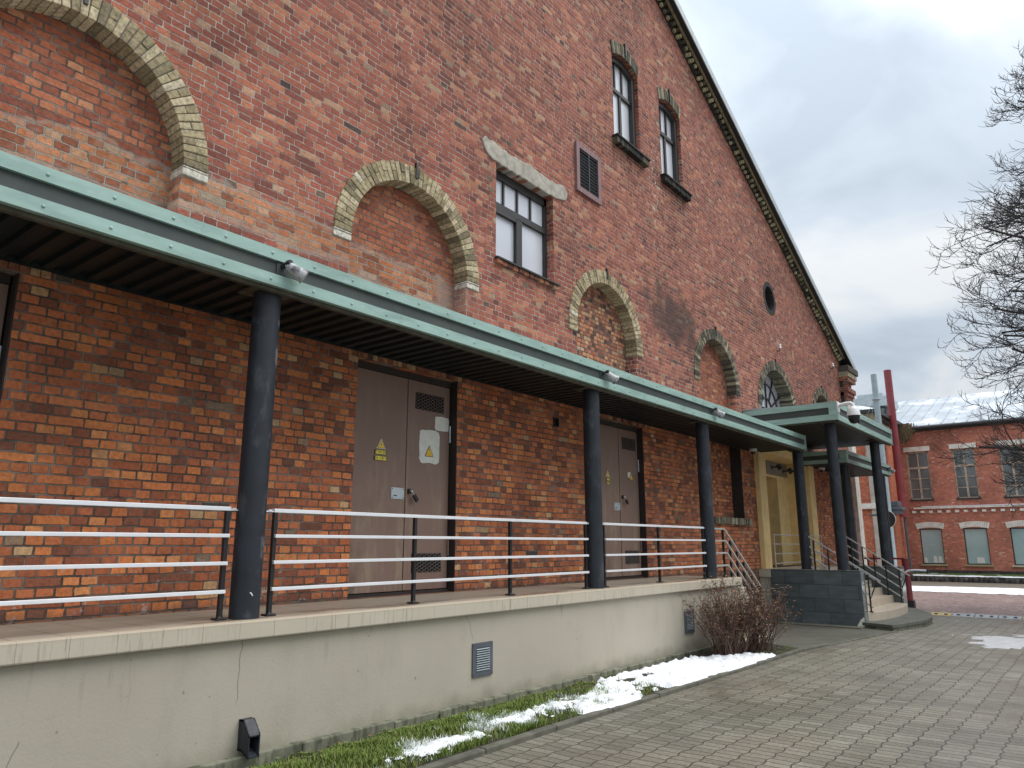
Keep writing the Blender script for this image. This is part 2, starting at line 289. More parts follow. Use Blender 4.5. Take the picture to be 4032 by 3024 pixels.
def floor_mat():
    t = NT('platform_floor_tile'); p = t.pos(); x, y, z = t.xyz(p)
    c = t.mix(t.noise(1.6, 5), (0.30, 0.255, 0.20), (0.40, 0.345, 0.275))
    fx = t.ma('ABSOLUTE', t.ma('SUBTRACT', t.ma('FRACT', t.ma('DIVIDE', x, 0.30)), 0.5)); fy = t.ma('ABSOLUTE', t.ma('SUBTRACT', t.ma('FRACT', t.ma('DIVIDE', y, 0.30)), 0.5))
    jm = t.ma('MAXIMUM', t.step(fx, 0.474, 0.492), t.step(fy, 0.478, 0.494))
    c = t.mix(t.ma('MULTIPLY', jm, 0.8), c, (0.13, 0.10, 0.075))
    wet = t.ma('MULTIPLY', t.step(t.noise(1.5, 4, stretch=(0.5, 2.5, 1)), 0.48, 0.62), t.step(y, -0.55, -0.95))
    c = t.mix(t.ma('MULTIPLY', wet, 0.55), c, (0.15, 0.105, 0.07))
    t.bump(t.ma('SUBTRACT', 1.0, jm), 0.15, 0.003)
    return t.fin(c, t.ma('SUBTRACT', 0.5, t.ma('MULTIPLY', wet, 0.28)))
M['floor'] = floor_mat()
M['step'] = floor_mat(); M['step'].name = 'entrance_step_tile'
def steptile():
    t = NT('cream_step_tile'); p = t.pos(); x, y, z = t.xyz(p)
    c = t.mix(t.noise(3, 4), (0.46, 0.38, 0.29), (0.58, 0.49, 0.38))
    fx = t.ma('ABSOLUTE', t.ma('SUBTRACT', t.ma('FRACT', t.ma('DIVIDE', x, 0.30)), 0.5))
    c = t.mix(t.ma('MULTIPLY', t.step(fx, 0.485, 0.495), 0.5), c, (0.24, 0.19, 0.14))
    c = t.mix(t.ma('MULTIPLY', t.step(t.noise(4, 5), 0.5, 0.7), 0.3), c, (0.3, 0.25, 0.18))
    return t.fin(c, 0.4)
M['cream'] = steptile()

def door_mat():
    t = NT('brown_door_paint'); p = t.pos(); x, y, z = t.xyz(p)
    c = t.mix(t.noise(1.6, 4), (0.195, 0.118, 0.093), (0.262, 0.176, 0.137))
    st = t.step(t.noise(5, 5, rough=0.6, stretch=(1.3, 1, 0.3)), 0.48, 0.68)
    c = t.mix(t.ma('MULTIPLY', st, t.ma('ADD', 0.25, t.ma('MULTIPLY', t.step(z, 2.0, 0.6), 0.55))), c, (0.30, 0.235, 0.16))
    ru = t.ma('MULTIPLY', t.step(t.noise(3.4, 5, stretch=(1, 1, 0.5)), 0.57, 0.7), t.step(z, 1.4, 0.2))
    c = t.mix(t.ma('MULTIPLY', ru, 0.6), c, (0.12, 0.075, 0.05))
    return t.fin(c, 0.55)
M['door'] = door_mat()
M['door_dark'] = simple('door_frame_dark', (0.03, 0.022, 0.02), 0.7, var=0.2)
M['mesh_wire'] = simple('expanded_metal', (0.15, 0.115, 0.10), 0.6)
M['plate'] = simple('galvanised_plate', (0.50, 0.56, 0.58), 0.4, 0.3, var=0.08)
M['white_paint'] = simple('greyish_white_paint', (0.70, 0.71, 0.64), 0.7, var=0.08, vs=12)
M['yellow_sign'] = simple('yellow_sign', (0.92, 0.58, 0.06), 0.5, var=0.06)
M['yellow_plate'] = simple('yellow_plate', (0.95, 0.80, 0.11), 0.5, var=0.06)
M['cream_edge'] = simple('cream_sign_edge', (0.85, 0.74, 0.46), 0.6)
M['sign_ink'] = simple('sign_ink', (0.03, 0.025, 0.015), 0.6)
M['sign_ink_soft'] = simple('faded_ink', (0.45, 0.27, 0.03), 0.6)
M['steel'] = simple('bright_steel', (0.65, 0.65, 0.66), 0.25, 0.9)
M['lamp_grey'] = simple('peeling_lamp_shell', (0.46, 0.46, 0.47), 0.5, 0.1, var=0.1, stain=(0.09, 0.09, 0.10), ss=11, sa=0.85, sr=(0.46, 0.58))
M['white_plastic'] = simple('white_plastic', (0.78, 0.78, 0.76), 0.4, var=0.04)
M['black_plastic'] = simple('black_plastic', (0.012, 0.012, 0.014), 0.18)
M['vent'] = simple('grey_blue_vent_metal', (0.10, 0.115, 0.13), 0.5, 0.2, var=0.15)
M['yellow_wall'] = simple('yellow_plaster', (0.80, 0.585, 0.275), 0.85, var=0.1, vs=4, bump=0.2, stain=(0.52, 0.38, 0.17), ss=4, sa=0.45, stretch=(1, 1, 0.5))
M['grey_panel'] = simple('grey_panel', (0.22, 0.20, 0.16), 0.6)
def slate():
    t = NT('slate_cladding'); p = t.pos(); x, y, z = t.xyz(p)
    u = t.ma('ADD', y, x)
    b = t.n('ShaderNodeTexBrick', offset=0.5); t.L(t.vec(u, t.ma('ADD', z, 0.0), 0), b.inputs['Vector'])
    t.put((0.075, 0.095, 0.10), b.inputs['Color1']); t.put((0.10, 0.12, 0.122), b.inputs['Color2']); t.put((0.018, 0.022, 0.022), b.inputs['Mortar'])
    for k, v in (('Scale', 1.0), ('Mortar Size', 0.005), ('Brick Width', 0.62), ('Row Height', 0.29), ('Bias', 0.0), ('Mortar Smooth', 0.3)): b.inputs[k].default_value = v
    c = t.mix(1.0, b.outputs['Color'], t.ramp(t.noise(3, 5, stretch=(1, 1, 3)), [(0.3, 0.75), (0.7, 1.3)]), 'MULTIPLY')
    c = t.mix(t.ma('MULTIPLY', t.step(t.noise(6, 5, stretch=(0.4, 0.4, 6)), 0.66, 0.72), 0.35), c, (0.25, 0.27, 0.26))
    t.bump(t.noise(9, 5, stretch=(1, 1, 3)), 0.25, 0.01)
    return t.fin(c, 0.42)
M['slate'] = slate()
M['slate_shine'] = simple('polished_slate_edge', (0.20, 0.23, 0.23), 0.12, 0.35, var=0.2)
M['stone'] = simple('landing_stone', (0.105, 0.105, 0.085), 0.75, var=0.25, vs=5, bump=0.3, stain=(0.2, 0.19, 0.15), ss=6, sa=0.3)
M['kerb'] = simple('kerb_concrete', (0.115, 0.11, 0.085), 0.85, var=0.3, vs=6, bump=0.4, stain=(0.07, 0.075, 0.035), ss=4, sa=0.6)
M['kerb_wall'] = simple('bed_edge_concrete', (0.19, 0.19, 0.135), 0.9, var=0.3, vs=7, bump=0.3, stain=(0.05, 0.055, 0.03), ss=7, sa=0.75, stretch=(1.5, 1, 0.4), sr=(0.45, 0.6))
M['soil'] = simple('soil', (0.035, 0.028, 0.018), 0.95, var=0.5, vs=14, bump=1.0, bs=40, stain=(0.05, 0.075, 0.02), ss=3, sa=0.7)
M['asphalt'] = simple('asphalt', (0.165, 0.14, 0.105), 0.7, var=0.12, vs=2)
M['path'] = simple('path_slabs', (0.105, 0.10, 0.078), 0.6, var=0.2, vs=3, bump=0.25, bs=30, stain=(0.05, 0.055, 0.04), ss=1.2, sa=0.5)
M['ground'] = simple('far_ground', (0.14, 0.13, 0.10), 0.9)
def snow_mat():
    t = NT('snow'); c = t.mix(t.noise(6, 4), (0.80, 0.83, 0.87), (0.90, 0.91, 0.93)); t.bump(t.noise(70, 4), 0.35, 0.006)
    t.b.inputs['Subsurface Weight'].default_value = 0.15; t.b.inputs['Subsurface Radius'].default_value = (0.05, 0.05, 0.06)
    return t.fin(c, 0.6)
M['snow'] = snow_mat()
M['slush'] = simple('thin_slush', (0.52, 0.53, 0.54), 0.35, var=0.15)

def paver_mat(name, c1, c2, c3, joint, bw, rh, wet=True, wob=0.03):
    t = NT(name); p = t.pos(); x, y, z = t.xyz(p)
    wx = t.ma('MULTIPLY', t.ma('SUBTRACT', t.noise(1.1, 2), 0.5), wob * 2.2)
    wy = t.ma('ADD', t.ma('MULTIPLY', t.ma('SUBTRACT', t.noise(0.7, 3, vec=t.vm('ADD', p, (5, 5, 0))), 0.5), wob * 3.0),
              t.ma('MULTIPLY', t.ma('SINE', t.ma('MULTIPLY', x, 2 * math.pi / (bw * 2))), 0.010))
    n3 = t.ma('MULTIPLY', t.ma('SUBTRACT', t.noise(22, 2), 0.5), 0.012)
    b = t.n('ShaderNodeTexBrick', offset=0.5); t.L(t.vec(t.ma('ADD', x, t.ma('ADD', wx, n3)), t.ma('ADD', y, t.ma('ADD', wy, n3)), 0), b.inputs['Vector'])
    t.put((0, 0, 0), b.inputs['Color1']); t.put((1, 1, 1), b.inputs['Color2']); t.put((0.5, 0.5, 0.5), b.inputs['Mortar'])
    for k, v in (('Scale', 1.0), ('Mortar Size', 0.0072), ('Brick Width', bw), ('Row Height', rh), ('Bias', 0.0), ('Mortar Smooth', 0.35)): b.inputs[k].default_value = v
    ti = t.xyz(b.outputs['Color'])[0]; mo = b.outputs['Fac']
    c = t.ramp(ti, [(0, c1), (0.5, c2), (1, c3)])
    pk = t.step(t.noise(0.45, 4, vec=t.vm('ADD', p, (2, 8, 0))), 0.5, 0.66)
    c = t.mix(t.ma('MULTIPLY', pk, 0.3), c, (c2[0] * 1.15, c2[1] * 0.98, c2[2] * 0.96))
    c = t.mix(1.0, c, t.ramp(t.noise(30, 4), [(0.3, 0.78), (0.7, 1.22)]), 'MULTIPLY')
    c = t.mix(1.0, c, t.ramp(t.noise(0.8, 5), [(0.3, 0.75), (0.7, 1.15)]), 'MULTIPLY')
    moss = t.step(t.noise(1.5, 4), 0.45, 0.7)
    jc = t.mix(t.ma('MULTIPLY', moss, t.step(y, -4.2, -2.3)), joint, (0.045, 0.055, 0.015))
    c = t.mix(mo, c, jc)
    w = t.step(t.ma('ADD', t.noise(0.5, 5), t.ma('MULTIPLY', t.step(y, -2.5, -6.5), 0.30)), 0.48, 0.78)
    t.bump(t.ma('ADD', t.ma('MULTIPLY', t.ma('SUBTRACT', 1.0, mo), 1.0), t.ma('ADD', t.ma('MULTIPLY', t.noise(60, 3), 0.2), t.ma('MULTIPLY', ti, 0.35))), 0.5, 0.010)
    return t.fin(c, t.ma('SUBTRACT', 0.62, t.ma('MULTIPLY', w, 0.34 if wet else 0.05)), 0.0, 0.5)
M['paver'] = paver_mat('courtyard_pavers', (0.150, 0.136, 0.103), (0.192, 0.175, 0.134), (0.238, 0.219, 0.172), (0.038, 0.037, 0.028), 0.112, 0.205)
M['cobble'] = paver_mat('reddish_cobbles', (0.15, 0.09, 0.08), (0.27, 0.175, 0.155), (0.34, 0.25, 0.22), (0.12, 0.09, 0.08), 0.16, 0.11, wet=False, wob=0.06)

def leafy(name, stops, rough=0.7, tr=0.0):
    t = NT(name); r = t.attr('rnd')[2]; c = t.ramp(r, stops); return t.fin(c, rough, spec=0.3)
M['grass'] = leafy('grass_blade', [(0, (0.06, 0.10, 0.016)), (0.35, (0.13, 0.19, 0.033)), (0.65, (0.20, 0.265, 0.055)), (0.85, (0.24, 0.25, 0.08)), (0.93, (0.30, 0.25, 0.11)), (0.95, (0.72, 0.75, 0.72)), (1, (0.85, 0.87, 0.88))])
M['stem'] = leafy('bush_stem', [(0, (0.05, 0.03, 0.023)), (0.5, (0.11, 0.063, 0.047)), (1, (0.19, 0.12, 0.09))])
M['dry_leaf'] = leafy('bush_dry_leaf', [(0, (0.09, 0.055, 0.042)), (0.5, (0.17, 0.10, 0.07)), (0.8, (0.25, 0.13, 0.07)), (1, (0.34, 0.15, 0.07))])
M['yellow_leaf'] = leafy('bush_yellow_leaf', [(0, (0.30, 0.19, 0.03)), (1, (0.50, 0.38, 0.06))])
M['litter'] = leafy('fallen_leaf', [(0, (0.10, 0.04, 0.02)), (0.5, (0.26, 0.10, 0.04)), (1, (0.36, 0.2, 0.09))])
M['bark'] = simple('bark', (0.040, 0.036, 0.034), 0.9, var=0.35, vs=9, stain=(0.085, 0.095, 0.03), ss=1.6, sa=0.6)
M['twig'] = simple('twig_bark', (0.045, 0.040, 0.040), 0.9, var=0.3, vs=6, stain=(0.07, 0.075, 0.03), ss=1.2, sa=0.35)
M['red_paint'] = simple('crimson_paint', (0.23, 0.036, 0.042), 0.55, var=0.15, vs=3, stain=(0.13, 0.035, 0.035), ss=2, sa=0.5, stretch=(1, 1, 0.4))
M['pale_pole'] = simple('pale_grey_pole', (0.33, 0.40, 0.42), 0.5)
M['white_trim'] = simple('flaking_white_trim', (0.78, 0.74, 0.66), 0.85, var=0.15, vs=4, stain=(0.42, 0.25, 0.18), ss=3.5, sa=0.6)
M['quoin'] = simple('worn_white_quoin', (0.50, 0.46, 0.40), 0.9, var=0.2, vs=3, stain=(0.36, 0.18, 0.12), ss=2.2, sa=0.6)
M['old_wood'] = simple('weathered_window_wood', (0.48, 0.39, 0.30), 0.8, var=0.35, vs=7, stain=(0.12, 0.09, 0.07), ss=6, sa=0.6)
M['tin'] = simple('tin_roof', (0.46, 0.49, 0.52), 0.4, 0.2, var=0.15, vs=1.0, stain=(0.82, 0.85, 0.88), ss=0.5, sa=0.9, sr=(0.50, 0.60))
M['gutter'] = simple('dark_gutter', (0.035, 0.035, 0.035), 0.6)
M['far_grass'] = simple('verge_grass', (0.075, 0.13, 0.025), 0.9, var=0.4, vs=3, stain=(0.8, 0.82, 0.84), ss=1.6, sa=0.95, sr=(0.58, 0.64))
M['fieldstone'] = simple('fieldstone', (0.06, 0.055, 0.05), 0.9, var=0.7, vs=5, bump=1.0, bs=5)
M['hang_plant'] = leafy('dry_creeper', [(0, (0.07, 0.055, 0.03)), (1, (0.20, 0.155, 0.08))])
M['bump_grey'] = simple('cable_ramp_grey', (0.35, 0.36, 0.38), 0.6, var=0.2)
M['bump_yellow'] = simple('cable_ramp_yellow', (0.50, 0.37, 0.16), 0.6, var=0.2)

# ------------------------------------------------------------------ mesh helpers
class MB:
    def __init__(s): s.v = []; s.f = []; s.r = []; s.k = []
    def face(s, pts, r=None, k=0):
        i = len(s.v); s.v += [tuple(p) for p in pts]; s.f.append(tuple(range(i, i + len(pts)))); s.r.append(random.random() if r is None else r); s.k.append(k)
    def poly(s, vs, fs, r=None, k=0):
        i = len(s.v); s.v += [tuple(p) for p in vs]; rr = random.random() if r is None else r
        for f in fs: s.f.append(tuple(j + i for j in f)); s.r.append(rr); s.k.append(k)
    def box(s, x0, x1, y0, y1, z0, z1, r=None, k=0):
        x0, x1 = sorted((x0, x1)); y0, y1 = sorted((y0, y1)); z0, z1 = sorted((z0, z1))
        s.poly([(x0, y0, z0), (x1, y0, z0), (x1, y1, z0), (x0, y1, z0), (x0, y0, z1), (x1, y0, z1), (x1, y1, z1), (x0, y1, z1)],
               [(0, 3, 2, 1), (4, 5, 6, 7), (0, 1, 5, 4), (1, 2, 6, 5), (2, 3, 7, 6), (3, 0, 4, 7)], r, k)
        return s
    def prism(s, pts, fn, a, b, r=None, k=0):      # pts: 2D counter-clockwise outline; fn(u, v, depth) -> xyz
        n = len(pts); va = [fn(u, v, a) for u, v in pts]; vb = [fn(u, v, b) for u, v in pts]
        s.poly(va + vb, [tuple(range(n)), tuple(range(2 * n - 1, n - 1, -1))] + [(i + n, (i + 1) % n + n, (i + 1) % n, i) for i in range(n)], r, k)
        return s
    def bar(s, a, b, w, h, upv=(0, 0, 1), r=None, k=0):
        a = Vector(a); b = Vector(b); d = (b - a).normalized(); u = Vector(upv); sd = d.cross(u).normalized(); u = sd.cross(d).normalized()
        q = [a + sd * i * w / 2 + u * j * h / 2 for i, j in ((-1, -1), (1, -1), (1, 1), (-1, 1))]; q2 = [p + (b - a) for p in q]
        s.poly(q + q2, [(0, 1, 2, 3), (7, 6, 5, 4), (4, 5, 1, 0), (5, 6, 2, 1), (6, 7, 3, 2), (7, 4, 0, 3)], r, k); return s
    def tube(s, pts, rad, n=8, caps=True, r=None, k=0):
        pts = [Vector(p) for p in pts]; m = len(pts); rad = rad if isinstance(rad, (list, tuple)) else [rad] * m
        d0 = (pts[1] - pts[0]).normalized(); ref = Vector((0, 0, 1)) if abs(d0.z) < 0.9 else Vector((1, 0, 0))
        vs = []; a = d0.cross(ref).normalized()
        for i, p in enumerate(pts):
            d = (pts[min(i + 1, m - 1)] - pts[max(i - 1, 0)]).normalized(); a = (a - d * a.dot(d)).normalized(); b = d.cross(a)
            for j in range(n): th = 2 * math.pi * j / n; vs.append(p + (a * math.cos(th) + b * math.sin(th)) * rad[i])
        fs = [(i * n + j, i * n + (j + 1) % n, (i + 1) * n + (j + 1) % n, (i + 1) * n + j) for i in range(m - 1) for j in range(n)]
        if caps: fs += [tuple(range(n - 1, -1, -1)), tuple((m - 1) * n + j for j in range(n))]
        s.poly(vs, fs, r, k); return s
    def lathe(s, c, axis, prof, n=20, r=None, k=0):   # prof: (radius, distance along the axis)
        c = Vector(c); ax = Vector(axis).normalized(); return s.tube([c + ax * (h + i * 1e-5) for i, (q, h) in enumerate(prof)], [max(q, 1e-4) for q, h in prof], n, True, r, k)
    def build(s, name, mats, parent=None, root=None, smooth=None, bevel=0.0):
        me = bpy.data.meshes.new(name); o0 = root.location if root is not None else Vector((0, 0, 0))
        me.from_pydata([(x - o0.x, y - o0.y, z - o0.z) for x, y, z in s.v], [], s.f); me.update()
        mats = mats if isinstance(mats, (list, tuple)) else [mats]
        for m in mats: me.materials.append(M[m] if isinstance(m, str) else m)
        me.polygons.foreach_set('material_index', s.k)
        at = me.attributes.new('rnd', 'FLOAT', 'FACE'); at.data.foreach_set('value', s.r)
        if smooth is not None:
            me.polygons.foreach_set('use_smooth', [True] * len(me.polygons)); me.set_sharp_from_angle(angle=R(smooth))
        o = bpy.data.objects.new(name, me); COL.objects.link(o)
        if parent is not None: o.parent = parent
        if bevel:
            b = o.modifiers.new('bevel', 'BEVEL'); b.width = bevel; b.segments = 2; b.limit_method = 'ANGLE'; b.angle_limit = R(50)
        return o

def tag(o, label=None, cat=None, group=None, kind=None):
    for k, v in (('label', label), ('category', cat), ('group', group), ('kind', kind)):
        if v: o[k] = v
    return o
def thing(name, label, cat, loc=(0, 0, 0), group=None):
    o = bpy.data.objects.new(name, None); COL.objects.link(o); o.location = Vector(loc); o.empty_display_size = 0.1
    return tag(o, label, cat, group)
def copy_thing(o, loc, label, group=None):
    c = o.copy(); COL.objects.link(c); c.location = Vector(loc); c['label'] = label
    if group: c['group'] = group
    def rec(src, dst):
        for ch in list(src.children):
            k = ch.copy(); COL.objects.link(k); k.parent = dst; rec(ch, k)
    rec(o, c); return c
def struct(name, mb, mat, **k):
    o = mb.build(name, mat, **k); o['kind'] = 'structure'; return o
XZ = lambda u, v, d: (u, d, v)
def lerp(a, b, t): return a + (b - a) * t
def zg(x):
    if x <= 6: return -1.095
    if x <= 17.3: return lerp(-1.095, -1.16, (x - 6) / 11.3)
    if x <= 30: return lerp(-1.16, -1.30, (x - 17.3) / 12.7)
    return -1.30

def sheet(xs, ys, dz=0.0):
    b = MB()
    for i in range(len(xs) - 1):
        for j in range(len(ys) - 1):
            x0, x1, y0, y1 = xs[i], xs[i + 1], ys[j], ys[j + 1]
            b.face([(x0, y0, zg(x0) + dz), (x1, y0, zg(x1) + dz), (x1, y1, zg(x1) + dz), (x0, y1, zg(x0) + dz)], 0.5)
    return b

# ------------------------------------------------------------------ the setting
XS = [-300, -60, -20, 6, 17.3, 30, 60, 300]
struct('ground', sheet(XS, [-300, -60, -20, 60, 300], -0.06), 'ground')
struct('paving', sheet([-40, 6, 17.3, 22.9], [-60, -20, -2.20], 0.0), 'paver')
struct('cobbled_yard', sheet([22.9, 30, 34.6], [-60, -20, 2.4], 0.002), 'cobble')
struct('road', sheet([34.6, 45.0], [-60, 2.4], 0.006), 'asphalt')
b = MB()
for x0, x1 in ((12.95, 17.25),):
    b.face([(x0, -2.32, zg(x0) + 0.012), (x1, -2.75, zg(x1) + 0.012), (x1, -0.2, zg(x1) + 0.012), (x0 + 0.05, -0.2, zg(x0) + 0.012)])
struct('path', b, 'path')
b = MB(); b.box(17.0, 23.0, -2.18, -0.3, -1.4, -1.12); struct('ground_under_entrance', b, 'ground')

# planting bed: soil, kerb stones, edging against the plinth
def bedY(x): return lerp(-2.17, -2.23, (x - 2) / 11.0)
b = MB(); N = 60
for i in range(N):
    for j in range(8):
        x0 = lerp(0, 13.0, i / N); x1 = lerp(0, 13.0, (i + 1) / N)
        q = []
        for x, jj in ((x0, j), (x1, j), (x1, j + 1), (x0, j + 1)):
            y = lerp(bedY(x), -1.16, jj / 8); q.append((x, y, zg(x) + 0.028 + 0.03 * mnoise.noise((x * 3, y * 4, 0)) + 0.03 * math.sin(math.pi * jj / 8)))
        b.face(q)
struct('planting_bed', b, 'soil', smooth=60)
b = MB(); x = -1.0
while x < 17.1:
    L = 0.99; x1 = min(x + L, 17.1)
    def ky(x): return bedY(x) if x < 12.9 else lerp(bedY(12.9), -2.78, (x - 12.9) / 4.2)
    h = 0.045 if x < 12.9 else 0.022
    for xa, xb in ((x + 0.004, x1 - 0.004),):
        dz = random.uniform(-.006, .006); ya, yb = ky(xa), ky(xb)
        b.poly([(xa, ya - .085, zg(xa) - .1), (xb, yb - .085, zg(xb) - .1), (xb, yb, zg(xb) - .1), (xa, ya, zg(xa) - .1),
                (xa, ya - .085, zg(xa) + h + dz), (xb, yb - .085, zg(xb) + h + dz), (xb, yb, zg(xb) + h + dz), (xa, ya, zg(xa) + h + dz)],
               [(0, 3, 2, 1), (4, 5, 6, 7), (0, 1, 5, 4), (1, 2, 6, 5), (2, 3, 7, 6), (3, 0, 4, 7)])
    x = x1
struct('kerb', b, 'kerb', bevel=0.012)
b = MB(); x = -3.0
while x < 12.7:
    x1 = min(x + 0.99, 12.7)
    b.box(x + .003, x1 - .003, -1.205, -1.10, -1.3, lerp(-0.972, -1.045, max(0, x - 3) / 9.5) + random.uniform(-.006, .006)); x = x1
struct('bed_edging', b, 'kerb_wall', bevel=0.01)

# ------------------------------------------------------------------ platform
plat = thing('loading_platform', 'long beige rendered loading platform with tiled edge along the brick wall', 'platform', (5, -1.2, -1.1))
b = MB()
b.box(-6, 13.22, -1.14, 0.0, -1.3, -0.137)
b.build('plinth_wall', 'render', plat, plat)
b = MB(); b.box(-6, 13.27, -1.20, -1.10, -0.137, 0.0); b.build('edge_slab', 'slab', plat, plat, bevel=0.012)
b = MB(); b.box(-6, 13.26, -1.10, 0.0, -0.10, -0.002); b.build('tile_floor', 'floor', plat, plat)
b = MB()
for i in range(5):
    xa = 13.27 + 0.30 * i; zt = -0.185 * (i + 1)
    b.box(xa, xa + 0.30, -1.15, -0.05, -1.3, zt)
b.build('side_steps', 'slab', plat, plat, bevel=0.008)

# ------------------------------------------------------------------ main brick building
bld = thing('brick_building', 'tall red brick industrial hall with steep gable and blind yellow-brick arches', 'building', (6, 0, 0))
GM = 0.478
def gz(x): return 12.72 - GM * (x - 13.42)
APX = 0.6; XL_, XR_ = 2 * APX - 26.25, 26.25
ARC = [(2.06, 1.005, 1.26, 4.13, 'infill'), (6.11, 1.005, 1.26, 4.13, 'infill'), (10.86, 1.0, 1.24, 4.13, 'infill_small'), (15.63, 1.012, 1.265, 4.13, 'infill')]
FAN = (19.6, 1.30, 1.555, 3.86); SML = (23.75, 0.95, 1.20, 4.18)
holes = []
def arch_hole(cx, ri, ro, cz, zb, spr=4.03):
    rm = (ri + ro) / 2; h = [(cx - ri, zb), (cx + ri, zb), (cx + ri, spr), (cx + rm, spr)]
    h += [(cx + rm * math.cos(t), cz + rm * math.sin(t)) for t in [math.pi * i / 40 for i in range(0, 41)]]
    h += [(cx - rm, spr), (cx - ri, spr)]; return h
for cx, ri, ro, cz, _ in ARC: holes.append(arch_hole(cx, ri, ro, cz, 3.2))
holes.append(arch_hole(*FAN, 3.7, 3.80)); holes.append(arch_hole(*SML, 3.7, 4.03))
WU = [(11.32, 12.36), (13.30, 14.33)]
def seg_top(x0, x1, zs, rise, n=12):
    return [(lerp(x0, x1, i / n), zs + rise * (1 - (2 * i / n - 1) ** 2)) for i in range(n + 1)]
for x0, x1 in WU: holes.append([(x0, 8.29), (x1, 8.29)] + seg_top(x0, x1, 10.13, 0.15)[::-1])
holes.append([(7.755, 4.67), (9.225, 4.67), (9.225, 6.195), (7.755, 6.195)])       # concrete-lintel window
VENT = (9.90, 10.70, 6.60, 7.54)
DOORS = [(5.30, 6.985), (10.31, 12.0), (0.19, 1.88)]
for x0, x1 in DOORS: holes.append([(x0, -0.001 + 0.003), (x1, 0.002), (x1, 2.68), (x0, 2.68)])
holes.append([(15.0, 1.15), (16.69, 1.15), (16.69, 2.95), (15.0, 2.95)])            # blind window niche
holes.append([(17.93, 0.02), (21.35, 0.02), (21.35, 2.80), (17.93, 2.80)])          # entrance recess
holes.append([(9.155, 2.36), (9.26, 2.36), (9.26, 2.48), (9.155, 2.48)])
OC = (19.55, 7.20, 0.36)
holes.append([(OC[0] + OC[2] * math.cos(2 * math.pi * i / 28), OC[1] + OC[2] * math.sin(2 * math.pi * i / 28)) for i in range(28)])
outer = [(XL_, -0.3), (XR_, -0.3), (XR_, gz(XR_)), (APX, gz(APX)), (XL_, gz(XR_))]
def wall_from_outline(name, outer, holes, thick, mat, parent, root):
    cu = bpy.data.curves.new(name, 'CURVE'); cu.dimensions = '2D'; cu.fill_mode = 'BOTH'; cu.extrude = thick / 2
    for lp in [outer] + holes:
        s = cu.splines.new('POLY'); s.points.add(len(lp) - 1); s.use_cyclic_u = True
        for p, (u, v) in zip(s.points, lp): p.co = (u, v, 0, 1)
    tmp = bpy.data.objects.new('tmp', cu); COL.objects.link(tmp)
    dg = bpy.context.evaluated_depsgraph_get(); me = bpy.data.meshes.new_from_object(tmp.evaluated_get(dg))
    bpy.data.objects.remove(tmp); bpy.data.curves.remove(cu)
    o0 = root.location
    for v in me.vertices: x, y, z = v.co; v.co = (x - o0.x, thick / 2 - z - o0.y, y - o0.z)
    me.flip_normals() if False else None
    me.materials.clear(); me.materials.append(M[mat]); me.name = name
    o = bpy.data.objects.new(name, me); COL.objects.link(o); o.parent = parent; return o
wall_from_outline('wall', outer, holes, 0.5, 'wall', bld, bld)
b = MB(); b.box(XR_ - 0.5, XR_ - 0.002, 0.502, 26, -1.3, 5.9); b.box(XL_, XL_ + 0.5, 0.502, 26, -1.3, 5.9); b.box(XL_, XR_, 26, 26.4, -1.3, 6.0); b.build('side_wall', 'wall', bld, bld)

def wedge_ring(b, cx, cz, ri, ro, a0, a1, n, y0, y1, jit=0.006, split=True):
    for i in range(n):
        ta = lerp(a0, a1, (i + 0.06) / n); tb = lerp(a0, a1, (i + 0.94) / n)
        cuts = [ri, ro] if not split else ([ri, lerp(ri, ro, 0.48), ro] if i % 2 else [ri, lerp(ri, ro, 0.97), ro])
        for q in range(len(cuts) - 1):
            r0 = cuts[q] + (0.006 if q else 0); r1 = cuts[q + 1]
            if r1 - r0 < 0.03: continue
            dy = random.uniform(-jit, jit)
            P = [(cx + r0 * math.cos(ta), cz + r0 * math.sin(ta)), (cx + r1 * math.cos(ta), cz + r1 * math.sin(ta)), (cx + r1 * math.cos(tb), cz + r1 * math.sin(tb)), (cx + r0 * math.cos(tb), cz + r0 * math.sin(tb))]
            b.prism(P, XZ, y0 + dy, y1)
def arch_part(cx, ri, ro, cz, spr, mat, depth=0.22, a0=0.0, jamb=True):
    b = MB(); n = int(math.pi * (ri + ro) / 2 / 0.078)
    wedge_ring(b, cx, cz, ri, ro, a0, math.pi - a0, n, -0.022, depth)
    if jamb:
        z = spr
        while z < cz - 0.02:
            z1 = min(z + 0.075, cz)
            for s_ in (-1, 1): b.box(cx + s_ * ri, cx + s_ * ro, -0.022 + random.uniform(-.006, .006), depth, z + .004, z1 - .004, 1.0 if mat == 'vous' and cx < 7 else None)
            z = z1
    o = b.build('arch_ring', mat, bld, bld, bevel=0.006)
    b = MB(); n = 40; rm = ri + 0.010; rx = ro - 0.012
    for i in range(n):
        ta, tb = math.pi * i / n, math.pi * (i + 1) / n
        P = [(cx + r_ * math.cos(t_), cz + r_ * math.sin(t_)) for r_, t_ in ((rm, ta), (rx, ta), (rx, tb), (rm, tb))]
        b.prism(P, XZ, -0.010, depth + 0.01)
    b.build('arch_mortar', 'vmortar', o, bld)
    b = MB(); b.box(cx - 0.02, cx + 0.02, -0.035, 0.03, cz + ri + 0.10, cz + ro + 0.07); b.build('wall_anchor', 'black_metal', o, bld, bevel=0.006)
for cx, ri, ro, cz, im in ARC:
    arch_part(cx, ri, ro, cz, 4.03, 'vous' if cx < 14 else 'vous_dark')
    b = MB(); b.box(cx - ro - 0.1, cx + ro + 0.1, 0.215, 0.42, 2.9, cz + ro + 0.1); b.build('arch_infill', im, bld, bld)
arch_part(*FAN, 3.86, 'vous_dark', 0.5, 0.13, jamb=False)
arch_part(*SML, 4.03, 'vous_dark', 0.3)
